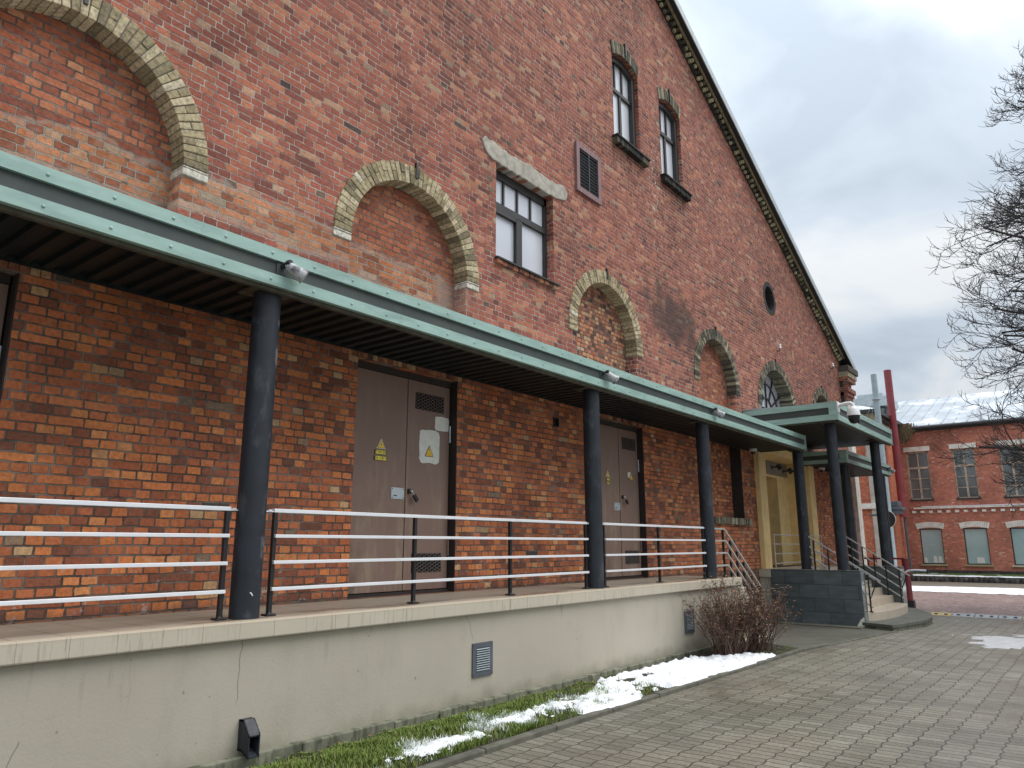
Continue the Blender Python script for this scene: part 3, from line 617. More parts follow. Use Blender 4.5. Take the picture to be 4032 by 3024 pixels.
b = MB(); b.box(SML[0] - 1.3, SML[0] + 1.3, 0.36, 0.45, 3.6, 5.5); b.build('arch_infill', 'wall', bld, bld)
b = MB(); b.box(OC[0] - .5, OC[0] + .5, 0.25, 0.45, OC[1] - .5, OC[1] + .5); b.build('round_window_infill', 'door_dark', bld, bld)
b = MB(); wedge_ring(b, OC[0], OC[1], OC[2] - .01, OC[2] + 0.12, 0, 2 * math.pi, 34, -0.006, 0.25, 0.003, False); b.build('round_window_ring', 'sill', bld, bld)

# fan window
fan = MB(); cx, ri, _, cz = FAN[0], FAN[1], 0, FAN[3]; FY = 0.32; zb = 4.06
fan.box(cx - ri, cx + ri, FY - .03, FY + .04, zb - 0.07, zb)
for rr in (0.42, 0.86, 1.27):
    P = [(cx + rr * math.cos(math.pi * i / 36), FY, zb + rr * 0.93 * math.sin(math.pi * i / 36)) for i in range(37)]
    fan.tube(P, 0.022 if rr < 1.2 else 0.035, 6)
for a in (30, 60, 90, 120, 150):
    r0 = 0.0 if a == 90 else 0.42
    fan.bar((cx + r0 * math.cos(R(a)), FY, zb + r0 * .93 * math.sin(R(a))), (cx + 1.27 * math.cos(R(a)), FY, zb + 1.27 * .93 * math.sin(R(a))), 0.035, 0.04, (0, 1, 0))
fw_ = fan.build('fan_window', 'dark_frame', bld, bld)
b = MB(); b.prism([(cx - ri, zb - .05), (cx + ri, zb - .05)] + [(cx + ri * math.cos(math.pi * i / 24), zb + ri * math.sin(math.pi * i / 24)) for i in range(25)], XZ, FY + 0.02, FY + 0.05); b.build('pane', 'glass_fan', fw_, bld)
b = MB(); b.box(cx - ri, cx + ri, -0.04, FY, zb - .16, zb - .075); b.build('window_sill', 'sill', fw_, bld)

# two upper windows with segmental heads
for x0, x1 in WU:
    zs, rise = 10.13, 0.15; FY = 0.14; t_ = 0.055
    f = MB()
    f.box(x0, x0 + t_, FY, FY + .09, 8.29, zs); f.box(x1 - t_ - .06, x1, FY - .06, FY + .09, 8.29, zs); f.box(x0 + t_, x1 - t_, FY, FY + .09, 8.29, 8.36)
    top = seg_top(x0, x1, zs, rise, 14)
    for (ua, va), (ub, vb) in zip(top[:-1], top[1:]): f.prism([(ua, va - .12), (ub, vb - .12), (ub, vb), (ua, va)], XZ, FY - .05, FY + .09)
    f.box(x0 + t_, x1 - t_, FY - .015, FY + .08, 9.48, 9.56)
    xm = (x0 + x1) / 2; f.box(xm - .035, xm + .035, FY - .005, FY + .08, 8.36, 9.48)
    for k in (1, 2): xx = lerp(x0 + t_, x1 - t_ - .06, k / 3); f.box(xx - .02, xx + .02, FY - .003, FY + .08, 9.56, zs + 0.06)
    w = f.build('upper_window', 'dark_frame', bld, bld)
    b = MB(); b.box(x0 + .01, x1 - .01, FY + .035, FY + .06, 8.3, zs + .12); b.build('pane', 'glass', w, bld)
    b = MB(); n = 14
    for i in range(n):
        xx = lerp(x0 - .07, x1 + .17, i / n); b.box(xx + .004, xx + (x1 - x0 + .24) / n - .004, -0.11 + random.uniform(-.006, .006), 0.0, 8.13, 8.255)
    s1 = b.build('window_sill', 'vous_black', w, bld, bevel=0.006)
    b = MB(); b.box(x0 - .09, x1 + .19, -0.135, 0.13, 8.258, 8.286); b.build('sill_cover', 'sill', s1, bld)
    b = MB(); n = 15
    for i in range(n):
        ua = lerp(0, 1, (i + .06) / n); ub = lerp(0, 1, (i + .94) / n)
        def lo(u): return (lerp(x0, x1, u), zs + rise * (1 - (2 * u - 1) ** 2))
        def hi(u): return (lerp(x0 - .06, x1 + .06, u), zs + .27 + rise * 0.95 * (1 - (2 * u - 1) ** 2))
        b.prism([lo(ua), lo(ub), hi(ub), hi(ua)], XZ, -0.02 + random.uniform(-.005, .005), 0.14)
    hd = b.build('window_head', 'vous_dark', w, bld, bevel=0.005)
    b = MB(); b.box(xm - .02, xm + .02, -.045, .02, zs + .2, zs + .5); b.build('wall_anchor', 'black_metal', hd, bld)

# rectangular window under the rough concrete lintel
x0, x1, z0, z1 = 7.755, 9.225, 4.67, 6.195; FY = 0.155; f = MB()
f.box(x0, x0 + .05, FY, FY + .08, z0, z1); f.box(x1 - .06, x1, FY - .02, FY + .08, z0, z1); f.box(x0, x1, FY - .02, FY + .08, z1 - .13, z1); f.box(x0, x1, FY, FY + .08, z0, z0 + .06)
f.box(x0, x1, FY - .025, FY + .06, 5.56, 5.66); xm = x0 + .76; f.box(xm - .045, xm + .045, FY - .02, FY + .06, z0, 5.56)
for k in (1, 2, 3): xx = lerp(x0 + .03, x1 - .06, k / 4); f.box(xx - .018, xx + .018, FY, FY + .06, 5.66, z1 - .13)
f.box(x0 + .05, x0 + .10, FY - .03, FY + .06, z0 + .06, 5.55); f.box(xm - .11, xm - .045, FY - .03, FY + .06, z0 + .06, 5.55); f.box(x0 + .1, xm - .1, FY - .03, FY + .06, 5.49, 5.555); f.box(x0 + .1, xm - .1, FY - .03, FY + .06, z0 + .06, z0 + .12)
w = f.build('lintel_window', 'dark_frame', bld, bld)
b = MB(); b.box(x0 + .01, x1 - .01, FY + .03, FY + .055, z0 + .01, z1 - .05); b.build('pane', 'glass', w, bld)
b = MB(); n = 12
for i in range(n): xx = lerp(x0 - .02, x1 + .06, i / n); b.box(xx + .003, xx + .118, -0.045 + random.uniform(-.01, .006), 0.1, z0 - .085, z0 - .022)
s1 = b.build('window_sill', 'soldier', w, bld, bevel=0.006)
b = MB(); b.box(x0 - .03, x1 + .07, -0.075, FY, z0 - .02, z0 + .004); b.build('sill_cover', 'dark_frame', s1, bld)
b = MB(); P = [(7.42, 6.43), (7.50, 6.26), (7.62, 6.22), (7.74, 6.19), (9.23, 6.2), (9.42, 6.23), (9.60, 6.27), (9.63, 6.40), (9.58, 6.50), (9.2, 6.47), (8.6, 6.50), (8.1, 6.46), (7.7, 6.49), (7.5, 6.50)]
rl = random.Random(4); P2 = []
for (ua, va), (ub, vb) in zip(P, P[1:] + P[:1]):
    nn = max(1, int(math.hypot(ub - ua, vb - va) / .06))
    for k in range(nn): P2.append((lerp(ua, ub, k / nn) + rl.uniform(-.012, .012), lerp(va, vb, k / nn) + rl.uniform(-.018, .018)))
b.prism(P2, XZ, -0.022, 0.13); b.build('concrete_lintel', 'concrete', bld, bld, bevel=0.012)

# verge of the gable: dentils, corbels, soffit, metal edge
def rake(b, sgn, h0, h1, y0, y1, xa=APX, xb=27.2):
    Q = []
    for x, h in ((xa, h0), (xb, h0), (xb, h1), (xa, h1)): Q.append((APX + sgn * (x - APX), gz(x) + h))
    if sgn < 0: Q = Q[::-1]
    b.prism(Q, XZ, y0, y1, 0.3)
b = MB()
for s_ in (1, -1): rake(b, s_, -0.02, 0.17, -0.035, 0.02, xb=26.2); rake(b, s_, 0.17, 0.25, -0.17, 0.02, xb=26.3)
vg = b.build('verge_cornice', 'sill', bld, bld)
b = MB(); step_ = 0.155; x = APX + 0.1; i = 0
while x < 26.0:
    for row, (h, off) in enumerate(((0.00, 0.0), (0.085, 0.078))):
        xx = x + off; z = gz(xx) + h
        if xx > 11: b.box(xx - .037, xx + .037, -0.09 - .035 * row, -0.03, z - .035, z + .04, random.choice((0.1, 0.3, 0.5, 0.75, 0.8, 0.9, 1.0)))
    x += step_
b.build('dentil_course', 'dentil', vg, bld)
b = MB(); rake(b, 1, 0.165, 0.20, -0.18, -0.13, xa=10, xb=26.2); b.build('pale_brick_course', M['vous'], vg, bld)
b = MB()
for s_ in (1, -1): rake(b, s_, 0.25, 0.28, -0.29, 0.3)
b.build('eaves_board', 'gutter', vg, bld)
b = MB()
for s_ in (1, -1): rake(b, s_, 0.19, 0.40, -0.312, -0.291)
b.build('verge_trim', 'roof_metal', vg, bld)
b = MB()
for s_ in (1, -1):
    Q = [(APX + s_ * (x - APX), y, gz(x) + h) for h in (0.282, 0.38) for x, y in ((APX, -.29), (27.25, -.29), (27.25, 26), (APX, 26))]
    b.poly(Q, [(0, 3, 2, 1), (4, 5, 6, 7), (0, 1, 5, 4), (1, 2, 6, 5), (2, 3, 7, 6), (3, 0, 4, 7)])
b.build('roof', 'tin', bld, bld)
# corner pier with stepped corbel under the eaves
b = MB(); b.box(26.25, 26.75, -0.12, 0.5, -1.3, 5.35); pr = b.build('corner_pier', 'white_trim', bld, bld)
b = MB()
for i, (o_, za, zb_) in enumerate(((0.06, 5.35, 5.47), (0.13, 5.47, 5.60), (0.20, 5.60, 5.76))): b.box(26.0 - .02 * i, 26.75 + o_, -0.14 - o_ * .6, 0.5, za, zb_)
for k in range(3): b.box(26.05 + .25 * k, 26.17 + .25 * k, -.2, 0, 5.76, 5.98)
b.box(26.0, 26.8, -.16, .5, 5.76, 5.98); b.box(25.96, 27.0, -.27, .5, 5.98, 6.12)
b.build('corbel', 'wall', pr, bld, bevel=0.01)
b = MB(); b.box(25.95, 27.08, -.30, .5, 6.12, 6.30); b.box(25.93, 27.17, -.34, .5, 6.30, 6.50); b.build('pier_cap', 'vous_dark', pr, bld, bevel=0.01)
b = MB(); b.box(25.98, 26.12, -.1, 0.0, 4.6, 6.3); b.build('dark_strip', 'sill', pr, bld)

# soldier course over doors, niche, sill
for k, (x0, x1) in enumerate(DOORS):
    b = MB(); x = x0 - 0.25
    while x < x1 + 0.2: b.box(x + .004, x + .072, -0.012 + random.uniform(-.005, .005), 0.1, 2.685, 2.80); x += 0.077
    b.build('soldier_course', 'soldier', bld, bld)
b = MB(); b.box(14.9, 16.8, 0.26, 0.45, 1.0, 3.0); b.build('niche_infill', 'wall', bld, bld)
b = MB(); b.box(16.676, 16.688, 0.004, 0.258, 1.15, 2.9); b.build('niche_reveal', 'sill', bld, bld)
b = MB(); x = 14.88
while x < 16.86: b.box(x + .003, x + .075, -0.07 + random.uniform(-.006, .006), 0.28, 1.0, 1.147); x += 0.079
b.build('niche_sill', 'vous_dark', bld, bld, bevel=0.005)

# ---- doors
def blob(b, cx, cz, w, h, y, k=0, seed=1):
    rnd = random.Random(seed); P = []
    n = 36
    for i in range(n):
        t = 2 * math.pi * i / n; c_, s_ = math.cos(t), math.sin(t); q = 0.28
        P.append((cx + w / 2 * (abs(c_) ** q) * (1 if c_ > 0 else -1) * rnd.uniform(.95, 1.04), cz + h / 2 * (abs(s_) ** q) * (1 if s_ > 0 else -1) * rnd.uniform(.95, 1.04)))
    b.prism(P, XZ, y - .002, y + .004, k=k)
def grille(parent, x0, x1, z0, z1, y):
    b = MB(); b.box(x0, x1, y - .003, y + .02, z0, z1); g = b.build('vent_opening', 'void', parent, bld)
    b = MB(); pz, px = 0.042, 0.088; r_ = 0.0042; nz = int((z1 - z0) / pz); nx = int((x1 - x0) / px) + 1
    for i in range(nz + 1):
        pts = []
        for j in range(nx * 4 + 1):
            xx = x0 + j * px / 4
            if xx > x1: break
            ph = (j % 4); dz = (0, 0.5, 0.5, 0)[ph] * pz * .98; dz = dz if i % 1 == 0 else -dz
            pts.append((xx, y - .008, min(z1, max(z0, z0 + i * pz + dz))))
        if len(pts) > 1: b.tube(pts, r_, 4, False)
        pts2 = [(p[0], p[1] - .001, min(z1, max(z0, 2 * (z0 + i * pz) - p[2] + pz))) for p in pts]
        if len(pts2) > 1: b.tube(pts2, r_, 4, False)
    b.build('wire_mesh', 'mesh_wire', g, bld) if False else b.build('wire_mesh', 'mesh_wire', parent, bld)
    return g
def double_door(x0, x1, xs, lock, gx):
    Y = 0.115
    d = MB(); d.box(x0, x1, Y + .045, Y + .09, 0.0, 2.68); d.box(x0, x1, Y - .02, Y + .05, 0.0, 0.035); d.box(x0 + .03, x1 - .03, Y - .015, Y + .05, 2.60, 2.68)
    do = d.build('double_door', 'door_dark', bld, bld)
    for a, c in ((x0 + .004, xs - .004), (xs + .004, x1 - .03)):
        b = MB(); b.box(a, c, Y, Y + .04, 0.045, 2.595)
        if a > xs: b.box(a, a + .045, Y - .008, Y, 0.05, 2.59)
        b.build('door_leaf', 'door', do, bld, bevel=0.004)
    grille(do, gx[0], gx[1], 2.24, 2.45, Y - .002); grille(do, gx[0], gx[1], 0.25, 0.47, Y - .002)
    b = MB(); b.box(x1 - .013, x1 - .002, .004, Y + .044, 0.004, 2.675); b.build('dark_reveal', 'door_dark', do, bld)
    for z in (1.98, 0.55):
        b = MB(); b.lathe((x1 - .030, Y - .014, z - .11), (0, 0, 1), [(.012, 0), (.012, .105)], 8); b.lathe((x1 - .030, Y - .014, z), (0, 0, 1), [(.012, 0), (.012, .11)], 8); b.build('hinge', 'plate' if z > 1 else 'door', do, bld, smooth=40)
    b = MB(); lx0, lx1, lz0, lz1 = lock; b.box(lx0, lx1, Y - .007, Y, lz0, lz1); lp = b.build('lock_plate', 'plate', do, bld, bevel=0.003)
    b = MB(); mx = lerp(lx0, lx1, .3)
    b.box(mx - .028, mx + .028, Y - .009, Y - .006, lz0 + .035, lz0 + .047); b.build('keyhole', 'sign_ink', do, bld)
    for sx in (lx0 + .017, lx1 - .017):
        for sz in (lz0 + .017, lz1 - .017): b = MB(); b.lathe((sx, Y - .006, sz), (0, -1, 0), [(.008, 0), (.006, .004)], 8); b.build('screw', 'sign_ink', do, bld)
    return do
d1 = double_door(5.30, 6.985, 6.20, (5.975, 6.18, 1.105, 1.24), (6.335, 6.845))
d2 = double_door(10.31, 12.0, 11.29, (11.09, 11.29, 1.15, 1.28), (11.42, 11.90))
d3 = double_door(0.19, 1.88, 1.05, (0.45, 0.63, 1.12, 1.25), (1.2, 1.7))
b = MB(); blob(b, 6.60, 1.785, 0.36, 0.42, 0.115, seed=3); blob(b, 6.815, 2.10, 0.255, 0.185, 0.115, seed=5); b.build('paint_patch', 'white_paint', d1, bld)['label'] = 'whitish overpainted patches on right leaf'
b = MB(); blob(b, 11.655, 1.79, 0.12, 0.10, 0.115, seed=8); b.build('paint_patch', 'white_paint', d2, bld)

# ---- yellow entrance portal in the wall
P_ = MB()
P_.box(17.50, 17.94, -0.11, 0.498, 0.023, 2.79); P_.box(21.34, 21.80, -0.11, 0.498, 0.023, 2.79); P_.box(17.50, 21.80, -0.11, 0.498, 2.792, 3.0)
P_.box(17.90, 18.75, 0.5, 0.8, 0.02, 2.80); P_.box(20.5, 21.40, 0.5, 0.8, 0.02, 2.80); P_.box(18.75, 20.5, 0.5, 0.8, 2.36, 2.80)
P_.box(20.42, 20.5, 0.8, 1.3, 0.02, 2.36); P_.box(18.75, 18.83, 0.8, 1.3, 0.02, 2.36)
po = P_.build('entrance_portal', 'yellow_wall', bld, bld)
b = MB(); b.box(18.83, 20.42, 1.1, 1.15, 0.02, 2.36); b.build('entrance_door', 'door_dark', po, bld)
b = MB(); b.box(19.70, 21.3, 0.475, 0.498, 2.42, 2.78); b.build('transom_panel', 'grey_panel', po, bld)

# ------------------------------------------------------------------ things on the wall
vt = thing('louvre_vent', 'mauve framed louvred vent high on the brick wall left of the upper windows', 'vent', (10.3, 0, 6.6))
x0, x1, z0, z1 = VENT; b = MB(); fwid = 0.095
b.box(x0, x1, -0.05, 0.0, z0, z0 + fwid); b.box(x0, x1, -0.05, 0.0, z1 - fwid, z1); b.box(x0, x0 + fwid, -0.05, 0.0, z0 + fwid, z1 - fwid); b.box(x1 - fwid, x1, -0.05, 0.0, z0 + fwid, z1 - fwid)
for i in range(6):
    for z in (z0 + .045, z1 - .045): b.lathe((lerp(x0 + .06, x1 - .06, i / 5), -.05, z), (0, -1, 0), [(.009, 0), (.006, .006)], 6)
b.build('frame', 'pink_metal', vt, vt)
b = MB(); b.box(x0 + .02, x1 - .02, -0.012, -0.002, z0 + .02, z1 - .02); b.build('backing', 'void', vt, vt)
b = MB(); n = 12
for i in range(n):
    z = lerp(z0 + fwid, z1 - fwid, (i + .5) / n); b.poly([(x0 + fwid, -.042, z - .008), (x1 - fwid, -.042, z - .008), (x1 - fwid, -.028, z - .001), (x0 + fwid, -.028, z - .001), (x0 + fwid, -.042, z - .003), (x1 - fwid, -.042, z - .003), (x1 - fwid, -.028, z + .004), (x0 + fwid, -.028, z + .004)], [(0, 3, 2, 1), (4, 5, 6, 7), (0, 1, 5, 4), (1, 2, 6, 5), (2, 3, 7, 6), (3, 0, 4, 7)])
xm = (x0 + x1) / 2; b.box(xm - .008, xm + .008, -.05, -.046, z0 + fwid, z1 - fwid)
b.build('slats', 'vent', vt, vt)

def insulator(loc, label):
    t = thing('insulator', label, 'insulator', loc, 'white porcelain insulators on the gable'); x, y, z = loc
    b = MB(); b.tube([(x, 0.02, z - .12), (x, -.07, z - .12), (x, -.09, z - .02)], 0.012, 6); b.build('bracket', 'black_metal', t, t)
    b = MB(); b.lathe((x, -.09, z - .06), (0, 0, 1), [(.02, 0), (.048, .015), (.04, .045), (.024, .06), (.04, .08), (.035, .10), (.014, .125)], 12); b.build('porcelain', 'white_plastic', t, t, smooth=50); return t
insulator((19.83, 0, 5.88), 'white porcelain insulator just above the crown of the glazed arch')
insulator((25.0, 0, 6.35), 'white porcelain insulator near the right eave of the gable')

# warning signs and plates on the doors
def text_mesh(txt, size, cx, cz, y, name, mat, parent, root, squeeze=1.0):
    cu = bpy.data.curves.new('txt', 'FONT'); cu.body = txt; cu.size = size; cu.align_x = 'CENTER'; cu.align_y = 'CENTER'; cu.extrude = 0.0008
    tmp = bpy.data.objects.new('tmp', cu); COL.objects.link(tmp); dg = bpy.context.evaluated_depsgraph_get(); dg.update()
    me = bpy.data.meshes.new_from_object(tmp.evaluated_get(dg)); bpy.data.objects.remove(tmp); bpy.data.curves.remove(cu)
    o0 = root.location
    for v in me.vertices: a, c, d = v.co; v.co = (cx + a * squeeze - o0.x, y - d - o0.y, cz + c - o0.z)
    me.materials.clear(); me.materials.append(M[mat]); o = bpy.data.objects.new(name, me); COL.objects.link(o); o.parent = parent; return o
def bolt_shape(b, cx, cz, s, y):
    P = [(.10, .5), (-.22, -.05), (-.02, -.05), (-.12, -.5), (.22, .08), (.02, .08)]
    P = [(cx + u * s, cz + v * s) for u, v in P]
    b.prism([P[0], P[1], P[2], P[5]], XZ, y - .0015, y); b.prism([P[5], P[2], P[3], P[4]], XZ, y - .0016, y)
def tri_sign(cx, zb, w, h, label, edge=True, lines=False):
    t = thing('warning_sign', label, 'sign', (cx, 0.112, zb), 'yellow high voltage triangles on the doors'); y = 0.113
    tri = lambda k, dz: [(cx - w / 2 * k, zb + dz), (cx + w / 2 * k, zb + dz), (cx, zb + dz + h * k)]
    b = MB(); b.prism(tri(1, 0), XZ, y - .003, y); b.build('plate', 'cream_edge' if edge else 'sign_ink', t, t)
    b = MB(); b.prism(tri(.80 if edge else .96, h * .06 if edge else .002), XZ, y - .0042, y - .003); b.build('border', 'sign_ink', t, t)
    b = MB(); b.prism(tri(.68 if edge else .82, h * .10 if edge else h * .05), XZ, y - .0052, y - .0042); b.build('face', 'yellow_sign', t, t)
    b = MB(); bolt_shape(b, cx, zb + h * (.38 if not lines else .60), h * (.42 if not lines else .28), y - .0052); b.build('lightning_bolt', 'sign_ink', t, t)
    if lines:
        b = MB()
        for k, (zz, ww) in enumerate(((.36, .30), (.22, .46), (.12, .58))): b.box(cx - w * ww / 2, cx + w * ww / 2, y - .0060, y - .0052, zb + h * zz, zb + h * zz + h * .045)
        b.build('text_lines', 'sign_ink_soft', t, t)
    return t
tri_sign(5.792, 1.680, 0.135, 0.118, 'yellow triangle with black lightning bolt, above two plates on nearer brown door')
tri_sign(6.592, 1.657, 0.155, 0.145, 'yellow triangle with lightning bolt and small text on big white paint patch', False, True)
tri_sign(10.906, 1.708, 0.13, 0.11, 'yellow lightning triangle above two plates on the farther brown door')
tri_sign(11.705, 1.705, 0.14, 0.125, 'yellow lightning triangle beside small white smear on farther brown door', False, True)
def plate_sign(cx, cz, w, h, txt, label):
    t = thing('number_plate', label, 'sign', (cx, 0.112, cz), 'yellow lettered plates on the doors'); y = 0.113
    b = MB(); b.box(cx - w / 2, cx + w / 2, y - .004, y, cz - h / 2, cz + h / 2); b.build('holder', 'door_dark', t, t)
    b = MB(); b.box(cx - w / 2 + .016, cx + w / 2 - .012, y - .0055, y - .004, cz - h / 2 + .005, cz + h / 2 - .004); b.build('yellow_plate', 'yellow_plate', t, t)
    text_mesh(txt, h * .86, cx, cz, y - .0062, 'lettering', 'sign_ink', t, t, 1.12 if len(txt) > 5 else 1.0)
    b = MB()
    for sx in (cx - w / 2 + .006, cx + w / 2 - .005): b.lathe((sx, y - .004, cz), (0, -1, 0), [(.004, 0), (.003, .003)], 6)
    b.build('screws', 'steel', t, t)
plate_sign(5.786, 1.637, 0.184, 0.052, 'T40100', 'small yellow plate lettered T40100 under the triangle on nearer door')
plate_sign(5.788, 1.567, 0.202, 0.052, '04-10KV', 'small yellow plate lettered 04-10KV, lowest sign on nearer door')
plate_sign(10.908, 1.663, 0.11, 0.045, 'T41', 'short yellow plate right under the triangle on the farther door')
plate_sign(10.904, 1.598, 0.115, 0.045, '10KV', 'short yellow plate lettered 10KV, lowest sign on the farther door')
def padlock(x, z, label):
    t = thing('padlock', label, 'padlock', (x, 0.11, z), 'padlocks on the brown doors'); y = 0.10
    b = MB(); b.box(x - .02, x + .02, y - .02, y + .014, z - .03, z + .03); b.build('hasp', 'black_metal', t, t, bevel=.004)
    b = MB(); b.tube([(x, y - .02, z + .01), (x + .012, y - .045, z + .0), (x + .05, y - .045, z - .045), (x + .058, y - .042, z - .055)], 0.006, 8); b.build('shackle', 'steel', t, t, smooth=50)
    b = MB(); b.bar((x + .045, y - .042, z - .04), (x + .105, y - .042, z - .115), 0.03, 0.048, (.78, 0, .62)); b.build('lock_body', 'black_metal', t, t, bevel=.006)
padlock(6.25, 1.205, 'black padlock hanging from the hasp of the nearer brown door')
padlock(11.36, 1.385, 'black padlock on the farther brown door above its lock plate')
jb = thing('wall_box', 'small dark recessed box on shaded brick between the two brown doors', 'box', (9.2, 0, 2.36))
b = MB(); b.box(9.15, 9.165, -.03, .02, 2.35, 2.49); b.box(9.25, 9.265, -.03, .02, 2.35, 2.49); b.box(9.165, 9.25, -.03, .02, 2.475, 2.49); b.box(9.165, 9.25, -.03, .02, 2.35, 2.362); b.build('frame', 'black_metal', jb, jb)
b = MB(); b.box(9.156, 9.259, .03, .06, 2.361, 2.479); b.build('back', 'void', jb, jb)

# ------------------------------------------------------------------ canopies
def fascia(b, p0, p1, out, z0, z1, riv=0.436, start=0.2):
    # two raised bands with a recessed strip between; rivets
    p0 = Vector(p0); p1 = Vector(p1); o = Vector(out); d = (p1 - p0); L = d.length; d.normalize(); h = z1 - z0
    def slabx(za, zb, dep, k, inset=0.10):
        q = [p0 - o * inset, p1 - o * inset, p1 + o * dep, p0 + o * dep]
        vs = [(v.x, v.y, za) for v in q] + [(v.x, v.y, zb) for v in q]
        b.poly(vs, [(0, 1, 2, 3), (7, 6, 5, 4), (4, 5, 1, 0), (5, 6, 2, 1), (6, 7, 3, 2), (7, 4, 0, 3)], k=k)
    hb = h * 0.31
    slabx(z0, z0 + hb, 0.0, 0); slabx(z1 - hb, z1, 0.0, 0); slabx(z0 + hb, z1 - hb, -0.03, 1); slabx(z0 - .035, z0, -0.05, 2)
    x = start
    while x < L:
        for z in (z0 + hb / 2, z1 - hb / 2):
            c = p0 + d * x; b.lathe((c.x, c.y, z), o, [(.0135, -.002), (.0125, .004), (.008, .008), (.001, .010)], 8)
        x += riv
def canopy(name, label, x0, x1, yf, z0, z1, left=False, right=False, plates=True):
    t = thing(name, label, 'canopy', ((x0 + x1) / 2, yf / 2, z0), 'green canopies along the hall')
    b = MB(); fascia(b, (x0, yf, 0), (x1, yf, 0), (0, -1, 0), z0, z1); b.build('front_fascia', ['green', 'green_dark', 'lip'], t, t, smooth=40)
    if left:
        b = MB(); fascia(b, (x0, -.02, 0), (x0, yf - .002, 0), (-1, 0, 0), z0, z1, .5, .15); b.build('side_fascia', ['green', 'green_dark', 'lip'], t, t, smooth=40)
        b = MB(); b.box(x0 - .006, x0 + .17, yf - .008, yf + .02, z0 - .004, z1 + .004); b.box(x0 - .008, x0 + .02, yf - .006, yf + .17, z0 - .005, z1 + .003); b.build('corner_plate', 'green', t, t)
    if right: b = MB(); b.box(x1 - .02, x1 + .02, yf - .008, yf + .10, z0 - .03, z1 + .006); b.build('end_plate', 'green', t, t)
    # corrugated soffit, ribs across the canopy
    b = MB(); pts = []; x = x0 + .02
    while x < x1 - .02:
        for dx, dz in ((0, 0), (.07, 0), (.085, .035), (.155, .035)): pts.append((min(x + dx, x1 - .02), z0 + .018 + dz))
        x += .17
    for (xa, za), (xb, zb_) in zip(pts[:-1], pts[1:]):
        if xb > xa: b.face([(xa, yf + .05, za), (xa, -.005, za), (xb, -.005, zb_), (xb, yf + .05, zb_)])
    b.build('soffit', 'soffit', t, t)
    b = MB(); b.box(x0 + .03, x1 - .03, -.03, -.004, z0 + .004, z0 + .06); b.build('wall_flashing', 'soffit', t, t)
    b = MB(); b.poly([(x0 + .02, yf + .1, z1 - .05), (x1 - .02, yf + .1, z1 - .05), (x1 - .02, 0, z1 + .02), (x0 + .02, 0, z1 + .02), (x0 + .02, yf + .1, z1 - .03), (x1 - .02, yf + .1, z1 - .03), (x1 - .02, 0, z1 + .05), (x0 + .02, 0, z1 + .05)],
        [(0, 3, 2, 1), (4, 5, 6, 7), (0, 1, 5, 4), (1, 2, 6, 5), (2, 3, 7, 6), (3, 0, 4, 7)]); b.build('roof_deck', 'roof_metal', t, t)
    return t
YC = -1.18
can1 = canopy('canopy', 'long green riveted canopy running along the wall over the loading platform', -6, 17.72, YC, 2.737, 3.073, right=True)
can2 = canopy('canopy', 'raised green canopy over the entrance steps with the white dome camera', 16.97, 22.30, -2.13, 3.265, 3.675, left=True, right=True)
can3 = canopy('canopy', 'farthest low green canopy continuing beyond the entrance', 20.9, 26.05, -1.25, 2.72, 3.05, left=True, right=True)

# ------------------------------------------------------------------ columns
def column(x, y, z0, z1, label):
    t = thing('canopy_column', label, 'column', (x, y, z0), 'dark round columns carrying the canopies')
    b = MB(); b.lathe((x, y, z0), (0, 0, 1), [(.118, 0), (.118, 0.02), (.118, (z1 - z0) * .5), (.118, z1 - z0)], 40); b.build('shaft', 'column', t, t, smooth=40)
    b = MB(); b.box(x - .19, x + .19, y - .19, y + .17, z1 - .012, z1 + .006); b.build('head_plate', 'lip', t, t); return t
CY = -0.95
c1 = column(3.48, CY, 0.0, 2.74, 'dark blue-grey column nearest the camera with a pale chip near its foot')
b = MB(); b.prism([(3.445, .20), (3.458, .188), (3.466, .176), (3.474, .178), (3.462, .196), (3.452, .206)], XZ, -1.07, -1.055); b.build('paint_chip', 'white_plastic', c1, c1)
column(8.745, CY, 0.0, 2.74, 'dark column standing between the two brown double doors')
column(12.47, CY, 0.0, 2.74, 'dark column at the head of the small steps behind the bush')
column(17.79, CY, 0.02, 2.74, 'dark column in front of the yellow doorway at the canopy end')
column(17.45, -1.83, 0.03, 3.27, 'dark column on front corner of slate block, left of the steps')
column(21.35, -1.87, 0.03, 3.27, 'dark column at the right front of the entrance canopy')
column(21.42, -1.05, 0.0, 2.72, 'shaded column at near corner of the farthest canopy')
column(25.55, -1.05, -0.1, 2.72, 'farthest column, half hidden behind the entrance column')

